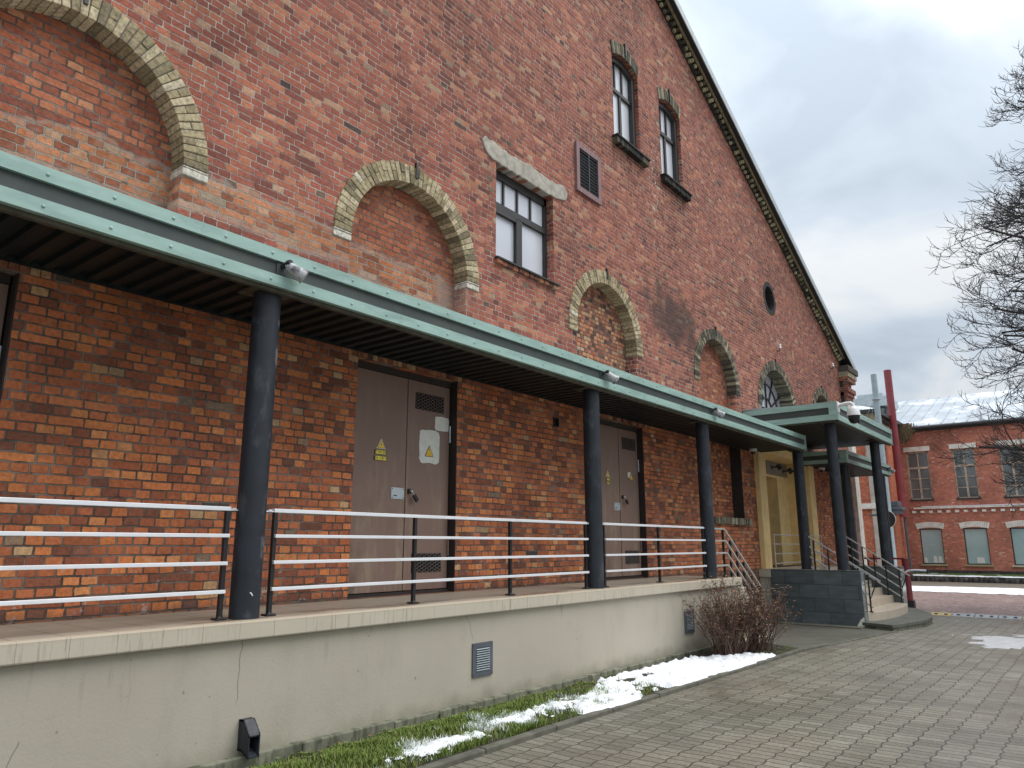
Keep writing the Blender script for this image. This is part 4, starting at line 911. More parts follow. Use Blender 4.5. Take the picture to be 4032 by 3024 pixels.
# ------------------------------------------------------------------ railings
def rail_post(b, x, y, z0, z1, w=0.04):
    b.box(x - w / 2, x + w / 2, y - w / 2, y + w / 2, z0, z1)
def railing(label, x0, x1, posts, y=-0.93, ends=(True, True)):
    t = thing('railing', label, 'railing', ((x0 + x1) / 2, y, 0), 'railings between the canopy columns')
    for px in posts:
        b = MB(); rail_post(b, px, y, 0.012, .842, .036); p = b.build('post', 'post', t, t, bevel=.003)
        b = MB(); b.box(px - .045, px + .045, y - .045, y + .045, 0.0, .014); b.lathe((px, y, .014), (0, 0, 1), [(.028, 0), (.022, .012)], 10); b.build('base_plate', 'post', p, t, bevel=.003)
    for k, z in enumerate((.858, .645, .430, .213)):
        b = MB()
        if k == 0: b.box(x0 - .02, x1 + .02, y - .02, y + .02, z - .016, z + .016)
        else: b.box(x0 - .012, x1 + .012, y - .046, y - .018, z - .014, z + .014)
        b.build('bar', 'rail', t, t, bevel=.003)
    b = MB()
    for flag, xx, s_ in ((ends[0], x0 - .02, -1), (ends[1], x1 + .02, 1)):
        if flag: b.box(xx, xx + s_ * .085, y - .012, y + .012, .845, .855); b.box(xx + s_ * .02, xx + s_ * .05, y - .014, y + .014, .851, .866)
    if b.v: b.build('column_clamp', 'rail', t, t)
    return t
railing('railing section with white bars left of the nearest column, cut by the photo edge', -1.6, 3.277, (-1.6, 0.2, 1.75 - 1.0, 3.277)[0:1] + (3.277,), ends=(False, True))
railing('longest railing section with white bars in front of the nearer brown door', 3.72, 8.55, (3.72, 5.37, 6.925, 8.55))
railing('railing section with white bars in front of the farther brown door', 9.02, 12.29, (9.02, 10.645, 12.29))
t = thing('stair_railing', 'weathered railing sloping down the small side steps behind the bush', 'railing', (13.1, -.93, 0))
y = -.93
for k, z in enumerate((.85, .64, .425, .205)):
    b = MB(); xa = 13.16 + .03 * k; b.box(12.62, xa, y - .046, y - .016, z - .014, z + .014); b.bar((xa - .005, y - .031, z), (xa + 1.60 - .1 * k, y - .031, z - (1.60 - .1 * k) * .668), 0.03, 0.028); b.build('bar', 'rail_grey', t, t)
for px in (13.16, 13.46, 13.76, 14.06, 14.42):
    zt = .84 - max(0, px - 13.17) * .668; zb_ = 0.0 if px < 13.27 else -.185 * (int((px - 13.27) / .3) + 1)
    b = MB(); rail_post(b, px, y, zb_, zt, .034); p = b.build('post', 'post', t, t)
    b = MB(); b.lathe((px, y, zb_), (0, 0, 1), [(.05, 0), (.05, .012), (.025, .04)], 10); b.build('base_plate', 'post', p, t)

# ------------------------------------------------------------------ entrance platform and steps
ent = thing('entrance_platform', 'slate clad entrance platform with cream steps between dark cheek walls', 'platform', (19.3, -1.2, -1.15))
b = MB(); b.box(17.32, 17.62, -2.19, -0.27, -1.3, 0.018); b.build('cheek_wall', 'slate', ent, ent)
b = MB(); b.box(21.18, 21.60, -2.19, -0.27, -1.4, 0.018); b.build('cheek_wall', 'slate', ent, ent)
for xa, xb in ((17.315, 17.625), (21.175, 21.605)): b = MB(); b.box(xa, xb, -2.205, -2.19, -1.4, 0.02); b.build('polished_end', 'slate_shine', ent, ent)
b = MB(); b.prism([(-2.19, -1.13), (-2.03, -1.13), (-2.12, -0.98), (-2.19, -.93)], lambda u, v, d: (d, u, v), 17.312, 17.319); b.build('chipped_corner', 'white_trim', ent, ent)
b = MB(); b.box(17.30, 21.62, -0.27, -0.002, -.16, 0.022); b.build('edge_slab', 'slab', ent, ent, bevel=.01)
b = MB(); b.box(17.36, 21.6, -0.25, -0.002, -1.3, -.16); b.build('plinth_wall', 'render', ent, ent)
b = MB(); b.box(17.62, 21.18, -1.0, -0.272, -.3, 0.020); b.box(17.33, 21.6, -2.18, -.272, .0, 0.026) if False else None; b.build('floor', 'floor', ent, ent)
b = MB(); H0 = -1.03; nst = 6; rz = (0.02 - H0) / nst
for i in range(1, nst):
    zt = H0 + rz * i; yf = -2.22 + 0.24 * (i - 1)
    if i == 1:
        P = [(17.63, yf + .02)] + [(lerp(17.66, 21.10, k / 20), yf - .26 * (1 - (2 * k / 20 - 1) ** 2) ** .6) for k in range(21)] + [(21.17, yf + .02), (21.17, -.9), (17.63, -.9)]
    else:
        P = [(17.625, yf), (21.175, yf), (21.175, -.9), (17.625, -.9)]
    b.prism(P, lambda u, v, d: (u, v, d), zt, -1.3)
b.build('steps', 'cream', ent, ent, bevel=.006)
lan = [(17.32, -2.12), (17.05, -2.78)] + [(lerp(17.05, 21.9, k / 24), -2.78 - .36 * math.sin(math.pi * min(1, (k / 24) * 1.02)) + .45 * (k / 24) ** 3) for k in range(1, 25)] + [(22.0, -2.1)]
b = MB(); b.prism(lan, lambda u, v, d: (u, v, d), -1.03, -1.10); b.build('landing_slab', 'stone', ent, ent, bevel=.008)
b = MB(); cxl, cyl = 19.4, -2.4
b.prism([(cxl + (u - cxl) * .99, cyl + (v - cyl) * .97) for u, v in lan], lambda u, v, d: (u, v, d), -1.105, -1.35); b.build('landing_base', 'kerb_wall', ent, ent)

def sloped_rail(label, x, y0, z0, y1, z1, posts, bottom):
    t = thing('stair_railing', label, 'railing', (x, (y0 + y1) / 2, -.5), 'railings on the entrance steps')
    sl = (z1 - z0) / (y1 - y0)
    for k in range(4):
        b = MB(); dz = -.225 * k; ye = y1 + (0.0 if k == 0 else .19); b.bar((x, y0, z0 + dz), (x, ye, z0 + dz + sl * (ye - y0)), .026, .03); b.build('bar', 'rail_grey', t, t, bevel=.003)
    for yy in posts:
        zt = z0 + sl * (yy - y0) - .015
        st = max(0, min(5, int((yy + 2.22) / .24) + 1)); zb_ = H0 + rz * st if yy > -2.4 else H0 + rz
        b = MB(); rail_post(b, x, yy, zb_, zt, .03); p = b.build('post', 'post', t, t)
        b = MB(); b.box(x - .04, x + .04, yy - .04, yy + .04, zb_, zb_ + .014); b.lathe((x, yy, zb_ + .014), (0, 0, 1), [(.026, 0), (.018, .03)], 8); b.build('base_plate', 'post', p, t)
    b = MB(); yb = posts[-1]; b.tube([(x, yb, z1 - .38), (x, y1 + .07, z1 + .0)], .013, 6); b.build('strut', 'post', t, t)
sloped_rail('railing going down the left side of the entrance steps beside the slate block', 17.75, -1.0, .78, -2.48, -.21, (-1.15, -1.45, -1.75, -2.05, -2.24), True)
sloped_rail('railing going down the right side of the entrance steps beside the red frame', 21.05, -1.0, .78, -2.43, -.20, (-1.12, -1.38, -1.64, -1.90, -2.19), True)
t = thing('guard_rail', 'thin grey horizontal guard rail across the yellow doorway', 'railing', (19.8, -.2, 0))
for z in (.80, .58, .355, .13): b = MB(); b.tube([(17.95, -.18, z), (21.75, -.18, z)], .012, 6); b.build('bar', 'rail_grey', t, t)
for px in (17.97, 21.73): b = MB(); b.tube([(px, -.18, .02), (px, -.18, .82)], .014, 6); b.build('post', 'rail_grey', t, t)

# ------------------------------------------------------------------ lamps, cameras
def floodlight(loc, label):
    x, y, z = loc; t = thing('floodlight', label, 'lamp', loc, 'small floodlights on the canopy edge')
    b = MB(); b.box(x - .052, x + .052, y - .012, y, z - .062, z + .062); b.build('mount_plate', 'green_dark', t, t, bevel=.003)
    b = MB(); b.tube([(x, y - .01, z + .01), (x + .01, y - .06, z + .035), (x + .02, y - .10, z + .02)], .022, 8); b.lathe((x + .01, y - .05, z + .03), (.2, -.9, .1), [(.02, 0), (.034, .03), (.03, .06)], 10); b.build('knuckle', 'black_metal', t, t, smooth=50)
    d = Vector((.72, -.40, -.50)).normalized(); c = Vector((x + .015, y - .075, z + .02))
    b = MB(); b.lathe(c, d, [(.016, -.02), (.034, .0), (.043, .03), (.047, .08), (.058, .13), (.070, .17), (.064, .171), (.04, .15)], 20)
    b.build('shell', 'lamp_grey', t, t, smooth=60)
    b = MB(); b.lathe(c + d * .148, d, [(.052, 0), (.052, .008)], 16); b.build('lens', 'black_plastic', t, t); return t
f0 = floodlight((3.47, -1.15, 2.915), 'peeling grey floodlight on canopy edge above the nearest column')
copy_thing(f0, (8.73, -1.15, 2.915), 'peeling grey floodlight on canopy edge above the column between the doors')
copy_thing(f0, (12.45, -1.15, 2.915), 'peeling grey floodlight on canopy edge above the third column')
copy_thing(f0, (25.75, -1.22, 2.90), 'peeling grey floodlight on the end of the farthest canopy')
def spot(loc, label):
    x, y, z = loc; t = thing('spotlight', label, 'lamp', loc, 'black spotlights over the yellow doorway')
    b = MB(); b.box(x - .03, x + .03, y - .01, y + .0, z - .06, z + .06); b.tube([(x, y - .01, z), (x + .03, y - .13, z + .01)], .02, 6); b.build('bracket', 'black_metal', t, t)
    b = MB(); b.lathe((x + .0, y - .16, z + .07), (.35, -.5, -.75), [(.03, 0), (.06, .02), (.07, .15), (.062, .152)], 14); b.build('housing', 'black_metal', t, t, smooth=40)
    b = MB(); b.lathe(Vector((x, y - .16, z + .07)) + Vector((.35, -.5, -.75)).normalized() * .148, (.35, -.5, -.75), [(.058, 0), (.058, .006)], 14); b.build('lens', 'plate', t, t)
spot((20.05, .475, 2.62), 'black spotlight on grey panel, the left one above the yellow doorway')
spot((20.95, .475, 2.58), 'black spotlight partly behind the column above the yellow doorway')
def dome(loc, label):
    x, y, z = loc; t = thing('dome_camera', label, 'camera', loc, 'white dome cameras under the canopies')
    b = MB(); b.lathe((x, y, z), (0, 0, -1), [(.09, 0), (.095, .02), (.088, .07)], 18); b.build('base', 'white_plastic', t, t, smooth=50)
    b = MB(); b.lathe((x, y, z - .07), (0, 0, -1), [(.062, 0), (.055, .03), (.035, .05), (.002, .06)], 16); b.build('dome', 'black_plastic', t, t, smooth=60)
dome((16.9, -.22, 2.76), 'small white dome camera under the canopy left of the yellow portal')
dome((22.1, -.25, 2.73), 'small white dome camera under the farthest canopy right of the portal')
ptz = thing('dome_camera', 'large white and black dome camera on arm at entrance canopy corner', 'camera', (17.0, -2.3, 3.5))
b = MB(); b.box(16.95, 17.10, -2.165, -2.138, 3.43, 3.66); b.build('wall_plate', 'white_plastic', ptz, ptz, bevel=.005)
b = MB(); b.tube([(17.02, -2.15, 3.57), (17.02, -2.30, 3.60), (17.02, -2.42, 3.60), (17.02, -2.455, 3.57), (17.02, -2.455, 3.50)], [.045, .04, .038, .042, .045], 12); b.build('arm', 'white_plastic', ptz, ptz, smooth=60)
b = MB(); b.lathe((17.02, -2.455, 3.52), (0, 0, -1), [(.05, 0), (.085, .02), (.12, .07), (.135, .15), (.143, .205), (.135, .21), (.1, .2)], 28); b.build('hood', 'white_plastic', ptz, ptz, smooth=50)
b = MB(); b.lathe((17.02, -2.455, 3.315), (0, 0, -1), [(.122, 0), (.12, .05), (.105, .10), (.075, .15), (.03, .175), (.002, .178)], 28); bl = b.build('ball', 'black_plastic', ptz, ptz, smooth=60)
b = MB(); dl = Vector((.15, -.8, -.35)); b.lathe(Vector((17.02, -2.455, 3.235)) + dl.normalized() * .085, dl, [(.045, 0), (.045, .035), (.03, .04), (.02, .03)], 16); lz = b.build('lens', 'black_metal', ptz, ptz, smooth=40)
b = MB(); b.lathe(Vector((17.02, -2.455, 3.235)) + dl.normalized() * .118, dl, [(.018, 0), (.012, .008), (.001, .011)], 12); b.build('lens_glass', 'steel', lz, ptz, smooth=60)

# ------------------------------------------------------------------ plinth vents and spout
def plinth_vent(x, z, label):
    t = thing('plinth_vent', label, 'vent', (x, -1.14, z), 'grey vents in the rendered plinth'); w, h = .32, .335; y = -1.14; f_ = .055
    b = MB(); b.box(x - w / 2, x + w / 2, y - .018, y, z - h / 2, z - h / 2 + f_); b.box(x - w / 2, x + w / 2, y - .018, y, z + h / 2 - f_ * .9, z + h / 2); b.box(x - w / 2, x - w / 2 + f_, y - .018, y, z - h / 2 + f_, z + h / 2 - f_ * .9); b.box(x + w / 2 - f_, x + w / 2, y - .018, y, z - h / 2 + f_, z + h / 2 - f_ * .9)
    for sx in (-1, 1):
        for sz in (-1, 1): b.lathe((x + sx * (w / 2 - .022), y - .018, z + sz * (h / 2 - .022)), (0, -1, 0), [(.008, 0), (.005, .004)], 8, k=1)
    b.build('frame', ['vent', 'sign_ink'], t, t, bevel=.002)
    b = MB(); b.box(x - w / 2 + .02, x + w / 2 - .02, y - .005, y - .001, z - h / 2 + .02, z + h / 2 - .02); b.build('backing', 'void', t, t)
    b = MB(); n = 10; z0 = z - h / 2 + f_; z1 = z + h / 2 - f_ * .9
    for i in range(n):
        zz = lerp(z0, z1, (i + .5) / n); xa, xb = x - w / 2 + f_, x + w / 2 - f_
        b.poly([(xa, y - .026, zz - .0065), (xb, y - .026, zz - .0065), (xb, y - .008, zz + .001), (xa, y - .008, zz + .001), (xa, y - .026, zz - .0035), (xb, y - .026, zz - .0035), (xb, y - .008, zz + .004), (xa, y - .008, zz + .004)], [(0, 3, 2, 1), (4, 5, 6, 7), (0, 1, 5, 4), (1, 2, 6, 5), (2, 3, 7, 6), (3, 0, 4, 7)])
    b.build('slats', 'plate', t, t)
plinth_vent(6.187, -.600, 'grey louvred vent in the middle of the rendered plinth')
plinth_vent(11.14, -.61, 'grey louvred vent in the plinth beside the brown bush')
sp = thing('drain_spout', 'black rectangular drain spout sticking out of the plinth below nearest column', 'spout', (3.40, -1.14, -.85))
def ring_rect(c, w, h, d, tilt):
    return None
b = MB(); x0, x1 = 3.385, 3.482
A = [(-1.135, -.715, -.93), (-1.20, -.715, -.93), (-1.275, -.80, -.965), (-1.285, -.815, -.97)]
th = .010
for (ya, ta, ba), (yb, tb, bb) in zip(A[:-1], A[1:]):
    for (xa, xb, z0a, z1a, z0b, z1b) in ((x0, x1, ta - th, ta, tb - th, tb), (x0, x1, ba, ba + th, bb, bb + th), (x0, x0 + th, ba, ta, bb, tb), (x1 - th, x1, ba, ta, bb, tb)):
        b.poly([(xa, ya, z0a), (xb, ya, z0a), (xb, yb, z0b), (xa, yb, z0b), (xa, ya, z1a), (xb, ya, z1a), (xb, yb, z1b), (xa, yb, z1b)], [(0, 1, 2, 3), (7, 6, 5, 4), (0, 4, 5, 1), (1, 5, 6, 2), (2, 6, 7, 3), (3, 7, 4, 0)])
b.build('chute', 'column', sp, sp, smooth=30)
b = MB(); b.box(x0 + .011, x1 - .011, -1.16, -1.137, -.92, -.73); b.build('inside', 'void', sp, sp)

# ------------------------------------------------------------------ grass, litter, snow
def fbm(x, y, s): return mnoise.noise((x * s, y * s, 1.7)) + .5 * mnoise.noise((x * s * 2.1, y * s * 2.1, 5.1)) + .25 * mnoise.noise((x * s * 4.3, y * s * 4.3, 9.3))
def bump_(v, a, c, s): return min(1, max(0, (v - a) / s)) * min(1, max(0, (c - v) / s))
b = MB(); rnd = random.Random(11)
def soilz(x, y): return zg(x) + 0.03 + 0.03 * mnoise.noise((x * 3, y * 4, 0))
for i in range(70000):
    x = rnd.uniform(2.6, 8.6); f = rnd.random(); y = lerp(bedY(x) + .02, -1.22, f)
    dens = 1.0 if x < 6.2 else max(0.0, 1 - (x - 6.2) / 2.2)
    if mnoise.noise((x * 1.7, y * 2.2, 4)) < -.25 + .25 * (x > 6): dens *= .3
    if rnd.random() > dens: continue
    h = rnd.uniform(.025, .062) * (.55 if f > .8 else 1); a = rnd.uniform(0, 6.28); l = rnd.uniform(.2, 1.0) * h; w = rnd.uniform(.002, .0042); z = soilz(x, y) - .005 + .028 * math.sin(math.pi * f)
    dx, dy = math.cos(a), math.sin(a); r_ = min(.93, max(0, rnd.gauss(.48, .22)))
    fr_ = bump_(x, 3.6, 8.0, 1.0) * bump_(f, -.1, .75, .4) + .9 * fbm(x, y, 2.6)
    if fr_ > .62 and rnd.random() < min(.75, (fr_ - .62) * 2.2): r_ = rnd.uniform(.95, 1)
    p0 = (x - dy * w, y + dx * w, z); p1 = (x + dy * w, y - dx * w, z); m0 = (x + dx * l * .4 - dy * w * .8, y + dy * l * .4 + dx * w * .8, z + h * .6); m1 = (x + dx * l * .4 + dy * w * .8, y + dy * l * .4 - dx * w * .8, z + h * .6); tp = (x + dx * l, y + dy * l, z + h)
    b.face([p0, p1, m1, m0], r_); b.face([m0, m1, tp], r_)
for i in range(900):   # broad weeds near the bush and along the wall
    x = rnd.choice((rnd.uniform(11.8, 13.0), rnd.uniform(3, 9))); y = lerp(bedY(x) + .05, -1.22, rnd.random() if x > 10 else rnd.uniform(.7, 1)); z = soilz(x, y) + rnd.uniform(0, .04)
    a = rnd.uniform(0, 6.28); s_ = rnd.uniform(.012, .026); b.face([(x + s_ * math.cos(a + q), y + s_ * math.sin(a + q) * .7, z + .012 * math.sin(q * 2)) for q in (0, 1.57, 3.14, 4.71)], rnd.uniform(.1, .7))
tag(b.build('grass', 'grass'), kind='stuff')
b = MB()
for i in range(150):
    x = rnd.uniform(3, 9.3); y = lerp(bedY(x), -1.2, rnd.random() ** .6); a = rnd.uniform(0, 6.28); s_ = rnd.uniform(.012, .03); z = soilz(x, y) + .02 + rnd.uniform(0, .015)
    b.face([(x + s_ * math.cos(a + q) * (1 if k % 2 else .55), y + s_ * math.sin(a + q) * (1 if k % 2 else .55), z + rnd.uniform(-.008, .012)) for k, q in enumerate((0, 1.57, 3.14, 4.71))])
tag(b.build('fallen_leaves', 'litter'), kind='stuff')

def snow_field(x0, x1, y0, y1, res, hf, base):
    b = MB(); nx = int((x1 - x0) / res); ny = int((y1 - y0) / res); idx = {}
    H = [[hf(x0 + i * res, y0 + j * res) for j in range(ny + 1)] for i in range(nx + 1)]
    vs = []; fs = []
    def vid(i, j):
        if (i, j) not in idx:
            x = x0 + i * res; y = y0 + j * res; idx[(i, j)] = len(vs); vs.append((x, y, base(x, y) + max(-.01, H[i][j])))
        return idx[(i, j)]
    for i in range(nx):
        for j in range(ny):
            if max(H[i][j], H[i + 1][j], H[i][j + 1], H[i + 1][j + 1]) > 0: fs.append((vid(i, j), vid(i + 1, j), vid(i + 1, j + 1), vid(i, j + 1)))
    b.poly(vs, fs, .5); return b
def lumps(x, y):
    d = mnoise.voronoi((x * 6.5, y * 6.5, 0.3))[0][0]; return .5 + .5 * math.cos(math.pi * min(1, d / .62))
def hs(x, y):
    yl = bedY(x); t = (y - yl) / (-1.2 - yl)
    far = lerp(.45, .98, min(1, max(0, (x - 6.9) / 1.3))) if x < 10.6 else lerp(.98, .25, min(1, (x - 10.6) / 1.2))
    m = min(1, max(0, (x - 6.35) / .6)) * min(1, max(0, (12.15 - x) / .5)) * min(1, max(0, (t + .10) / .16)) * min(1, max(0, (far - t) / .25))
    n = fbm(x, y, 2.3)
    hole = .75 * max(0, fbm(x + 9, y, 1.9) - .05) * (1.2 if x < 8.6 else .25)
    hh = m * (.125 + .05 * n) - .034 - hole * .34
    return hh if hh < 0 else .038 * (1 - math.exp(-hh / .02)) + min(1, hh / .03) * (.030 * lumps(x, y) + .022 * lumps(x * 2.1 + 3, y * 2.1) + .012 * lumps(x * 4.3, y * 4.3 + 1) + .012 * n)
sb = snow_field(6.5, 12.3, -2.40, -1.2, .022, hs, lambda x, y: zg(x) + .035)
tag(sb.build('snow', 'snow', smooth=70), kind='stuff')
def hs2(x, y):
    yl = bedY(x); t = (y - yl) / (-1.2 - yl)
    m = bump_(x, 4.9, 7.5, .9) * bump_(t, .0, .72, .35); m2 = bump_(x, 3.9, 5.6, .5) * bump_(t, .02, .45, .15) * .9; m3 = bump_(x, 3.0, 3.75, .3) * bump_(t, .35, .75, .15) * .8
    return max(m, m2, m3) * .052 + .034 * fbm(x, y, 9) - .040
sb = snow_field(2.8, 7.6, -2.2, -1.25, .018, hs2, lambda x, y: zg(x) + .072)
tag(sb.build('thin_snow', 'snow', smooth=70), kind='stuff')
def hs3(x, y):
    m = max(0, 1 - math.hypot((x - 16.6) / 1.9, (y + 4.75) / .75)); return (.02 * m + .010 * fbm(x, y, 2.6) - .009)
sb = snow_field(14.4, 18.6, -6.0, -3.8, .05, hs3, lambda x, y: zg(x) + .002)
tag(sb.build('snow_patch', 'slush', smooth=70), kind='stuff')
def hs4(x, y):
    trk = 0.05 * (abs(x - 36.3) < .13) + .05 * (abs(x - 37.6) < .1) * (y < -3)
    return .07 * bump_(x, 34.3, 38.7, .5) + .03 * fbm(x, y, 1.2) - .035 - trk
sb = snow_field(34.0, 39.0, -14, 2.2, .13, hs4, lambda x, y: zg(x) + .02)
tag(sb.build('snow_strip', 'snow', smooth=70), kind='stuff')
# ------------------------------------------------------------------ bush
bush = thing('shrub', 'bare brown shrub with seed heads and yellow leaves by the plinth', 'shrub', (11.35, -1.62, -1.08))
rnd = random.Random(5); st = MB(); dl_ = MB(); yl_ = MB()
BX, BY, BZ = 11.35, -1.66, -1.12
def seedhead(p, s):
    for q in range(7):
        o = Vector((rnd.gauss(0, s), rnd.gauss(0, s), rnd.gauss(0, s * .4))); c = p + o; a = rnd.uniform(0, 6.28); w = rnd.uniform(.007, .017)
        u = Vector((math.cos(a), math.sin(a), rnd.uniform(-.4, .4))) * w; v = Vector((-math.sin(a), math.cos(a), rnd.uniform(-.5, .5))) * w
        dl_.face([c + u, c + v, c - u, c - v])
for i in range(300):
    az = rnd.uniform(0, 6.28); lean = rnd.uniform(.02, 1.0) ** .75; L = rnd.uniform(.80, 1.24) * (1 - .15 * lean); q_ = rnd.random(); ox = 0.0 if q_ < .5 else .75; p = Vector((BX + ox + rnd.gauss(0, .16), BY - ox * .22 + rnd.gauss(0, .10), BZ))
    d = Vector((math.cos(az) * lean * 1.15, math.sin(az) * lean * .62, 1.0)); d.x += .08 + ox * .25; d.normalize()
    pts = [p.copy()]; n = 7; hd = d.copy()
    for k in range(n):
        hd = (hd + Vector((rnd.gauss(0, .09), rnd.gauss(0, .07), rnd.gauss(-.03, .06)))).normalized(); p = p + hd * L / n
        if p.y > -1.2: p.y = -1.2
        pts.append(p.copy())
    st.tube(pts, [lerp(.0055, .0018, k / n) for k in range(n + 1)], 4, False)
    for k in range(3, n + 1):
        for q in range(2):
            if rnd.random() < .75:
                s0 = pts[k]; dd = (hd + Vector((rnd.gauss(0, .6), rnd.gauss(0, .5), rnd.gauss(.1, .4)))).normalized(); l2 = rnd.uniform(.05, .2); s1 = s0 + dd * l2 * .5; s2 = s1 + (dd + Vector((0, 0, .25))).normalized() * l2 * .5
                st.tube([s0, s1, s2], [.0026, .002, .0013], 3, False)
                if rnd.random() < .55: seedhead(s2, .013)
    seedhead(pts[-1], .022)
    if math.cos(az) > -.1 and rnd.random() < .8:
        for q in range(rnd.randint(1, 8)):
            c = pts[rnd.randint(3, n)] + Vector((rnd.gauss(0, .04), rnd.gauss(0, .04), rnd.gauss(0, .03))); a = rnd.uniform(0, 6.28); w = rnd.uniform(.010, .02)
            u = Vector((math.cos(a), math.sin(a), .3)) * w; v = Vector((-math.sin(a), math.cos(a), -.3)) * w * .6
            (yl_ if rnd.random() < .42 else dl_).face([c + u, c + v, c - u, c - v])
st.build('stems', 'stem', bush, bush); dl_.build('seed_heads', 'dry_leaf', bush, bush); yl_.build('yellow_leaves', 'yellow_leaf', bush, bush)

# ------------------------------------------------------------------ far buildings
FX = 47.0
far = thing('brick_building', 'low two-storey red brick building with tin roof across the yard', 'building', (FX, -10, -1))
wy = [(2.05, .94), (-.235, -1.30), (-2.43, -3.50)] + [(-2.43 - 2.2 * k, -3.50 - 2.2 * k) for k in (1, 2, 3, 4)]
b = MB()
YE, YS = 2.45, -34.0
def panelx(b, y0, y1, z0, z1, x=FX, d=.4, k=0): b.box(x, x + d, y0, y1, z0, z1, k=k)
cols = []
ups = [(a, c, 3.03, 5.72) for a, c in wy]; los = [(1.82 - 2.12 * k, .72 - 2.12 * k, -.49, 1.42) for k in range(7)]
def strip(zlo, zhi, opens):
    zs0 = opens[0][2]; zs1 = opens[0][3]
    panelx(b, YS, YE, zlo, zs0); panelx(b, YS, YE, zs1, zhi); cur = YE
    for a, c, _, _ in opens: panelx(b, a, cur, zs0, zs1); cur = c
    panelx(b, YS, cur, zs0, zs1)
strip(-1.35, 2.3, los); strip(2.3, 7.0, ups)
b.build('wall', 'far_brick', far, far)
for a, c, z0, z1 in ups:
    f = MB(); x = FX + .10; t_ = .07
    f.box(x, x + .1, a - t_, a, z0, z1); f.box(x, x + .1, c, c + t_, z0, z1); f.box(x, x + .1, c, a, z0, z0 + .07); f.box(x, x + .1, c, a, z1 - .07, z1); zt = z0 + (z1 - z0) * .66; f.box(x - .02, x + .1, c, a, zt - .06, zt + .06)
    m_ = (a + c) / 2; f.box(x - .01, x + .1, m_ - .05, m_ + .05, z0, zt); f.box(x - .01, x + .1, m_ - .025, m_ + .025, zt, z1)
    for q in (.33, .66): zz = lerp(z0, zt, q); f.box(x, x + .08, c, a, zz - .018, zz + .018)
    w = f.build('old_window', 'old_wood', far, far); g = MB(); g.box(x + .05, x + .07, c, a, z0, z1); g.build('pane', 'glass_old', w, far)
    g = MB(); g.box(FX - .05, FX + .1, c - .12, a + .10, z1 + .02, z1 + .28); g.build('lintel', 'white_trim', w, far)
    g = MB(); g.box(FX - .08, FX + .1, c - .06, a + .06, z0 - .08, z0); g.build('sill', 'gutter', w, far)
for i, (a, c, z0, z1) in enumerate(los):
    f = MB(); x = FX + .12; f.box(x, x + .06, a - .05, a, z0, z1); f.box(x, x + .06, c, c + .05, z0, z1); f.box(x, x + .06, c, a, z0, z0 + .05); f.box(x, x + .06, c, a, z1 - .05, z1)
    w = f.build('shop_window', 'dark_frame', far, far); g = MB(); g.box(x + .02, x + .04, c, a, z0, z1); g.build('pane', 'glass_shop', w, far)
    g = MB(); n = 13
    for k in range(n):
        u0, u1 = (k + .05) / n, (k + .95) / n; Y = lambda u, e: lerp(c - .10 - e, a + .10 + e, u); Z = lambda u: z1 + .10 * (1 - (2 * u - 1) ** 2)
        q = [(Y(u0, 0), Z(u0) - .03), (Y(u1, 0), Z(u1) - .03), (Y(u1, .07), Z(u1) + .27), (Y(u0, .07), Z(u0) + .27)]
        g.prism(q, lambda u, v, d: (d, u, v), FX - .035 + rnd.uniform(-.01, .01), FX + .1)
    g.build('arched_lintel', 'white_trim', w, far)
    g = MB(); g.box(FX - .10, FX + .1, c - .1, a + .1, z0 - .09, z0); g.build('sill', 'vous', w, far)
# curtains / objects low behind the two near shop windows
for i, (ya, yb, zz) in enumerate(((1.76, 1.58, .30), (1.30, 1.10, .38), (1.06, .84, .36), (-.75, -1.12, .32))):
    g = MB(); g.prism([(yb, -.42), (ya, -.42), (ya - .02, -.42 + zz), (yb + .04, -.42 + zz * .9)], lambda u, v, d: (d, u, v), FX + .112, FX + .139); g.build('paper_in_window', 'white_paint', far, far)
b = MB()
rnd2 = random.Random(2); pts = []
for k in range(26): pts.append((FX + .115, 1.60 - k * .018, .52 + (.055 if k % 3 == 0 else -.02) * rnd2.uniform(.4, 1) * (1 if k < 18 else .4)))
b.tube(pts, .007, 4); b.build('window_scribble', 'white_paint', far, far)
b = MB(); b.box(FX - .06, FX, YS, YE - .3, 2.40, 2.50); b.box(FX - .13, FX, YS, YE - .3, 2.50, 2.60); co = b.build('cornice', 'far_brick', far, far)
b = MB(); y = YE - .4
while y > -20: b.box(FX - .10, FX, y - .19, y, 2.28, 2.40); y -= .42
b.build('cornice_dentils', 'white_trim', co, far)
b = MB(); b.box(FX - .15, FX, YS, YE - .9, 2.602, 2.64); b.build('snow_line', 'snow', co, far)
b = MB(); b.box(FX - .14, FX - .132, YS, YE - .5, 2.505, 2.59); b.build('white_band', 'white_trim', co, far)
b = MB(); b.box(FX - .12, FX, YS, YE, -1.35, -.80); b.build('plinth', 'fieldstone', far, far)
b = MB(); b.poly([(FX - .35, YS, 7.08), (FX - .35, YE + 4, 7.08), (FX + 9, YE + 4, 10.2), (FX + 9, YS, 10.2), (FX - .35, YS, 7.14), (FX - .35, YE + 4, 7.14), (FX + 9, YE + 4, 10.26), (FX + 9, YS, 10.26)], [(0, 3, 2, 1), (4, 5, 6, 7), (0, 1, 5, 4), (1, 2, 6, 5), (2, 3, 7, 6), (3, 0, 4, 7)])
y = YE + 3.8
while y > -20:
    b.bar((FX - .35, y, 7.16), (FX + 9, y, 10.28), .04, .07); y -= .62
b.build('tin_roof', 'tin', far, far)
b = MB(); b.tube([(FX - .40, YS, 7.02), (FX - .40, YE, 7.02)], .09, 8); b.box(FX - .25, FX, YS, YE, 6.86, 7.0); b.build('gutter', 'gutter', far, far)

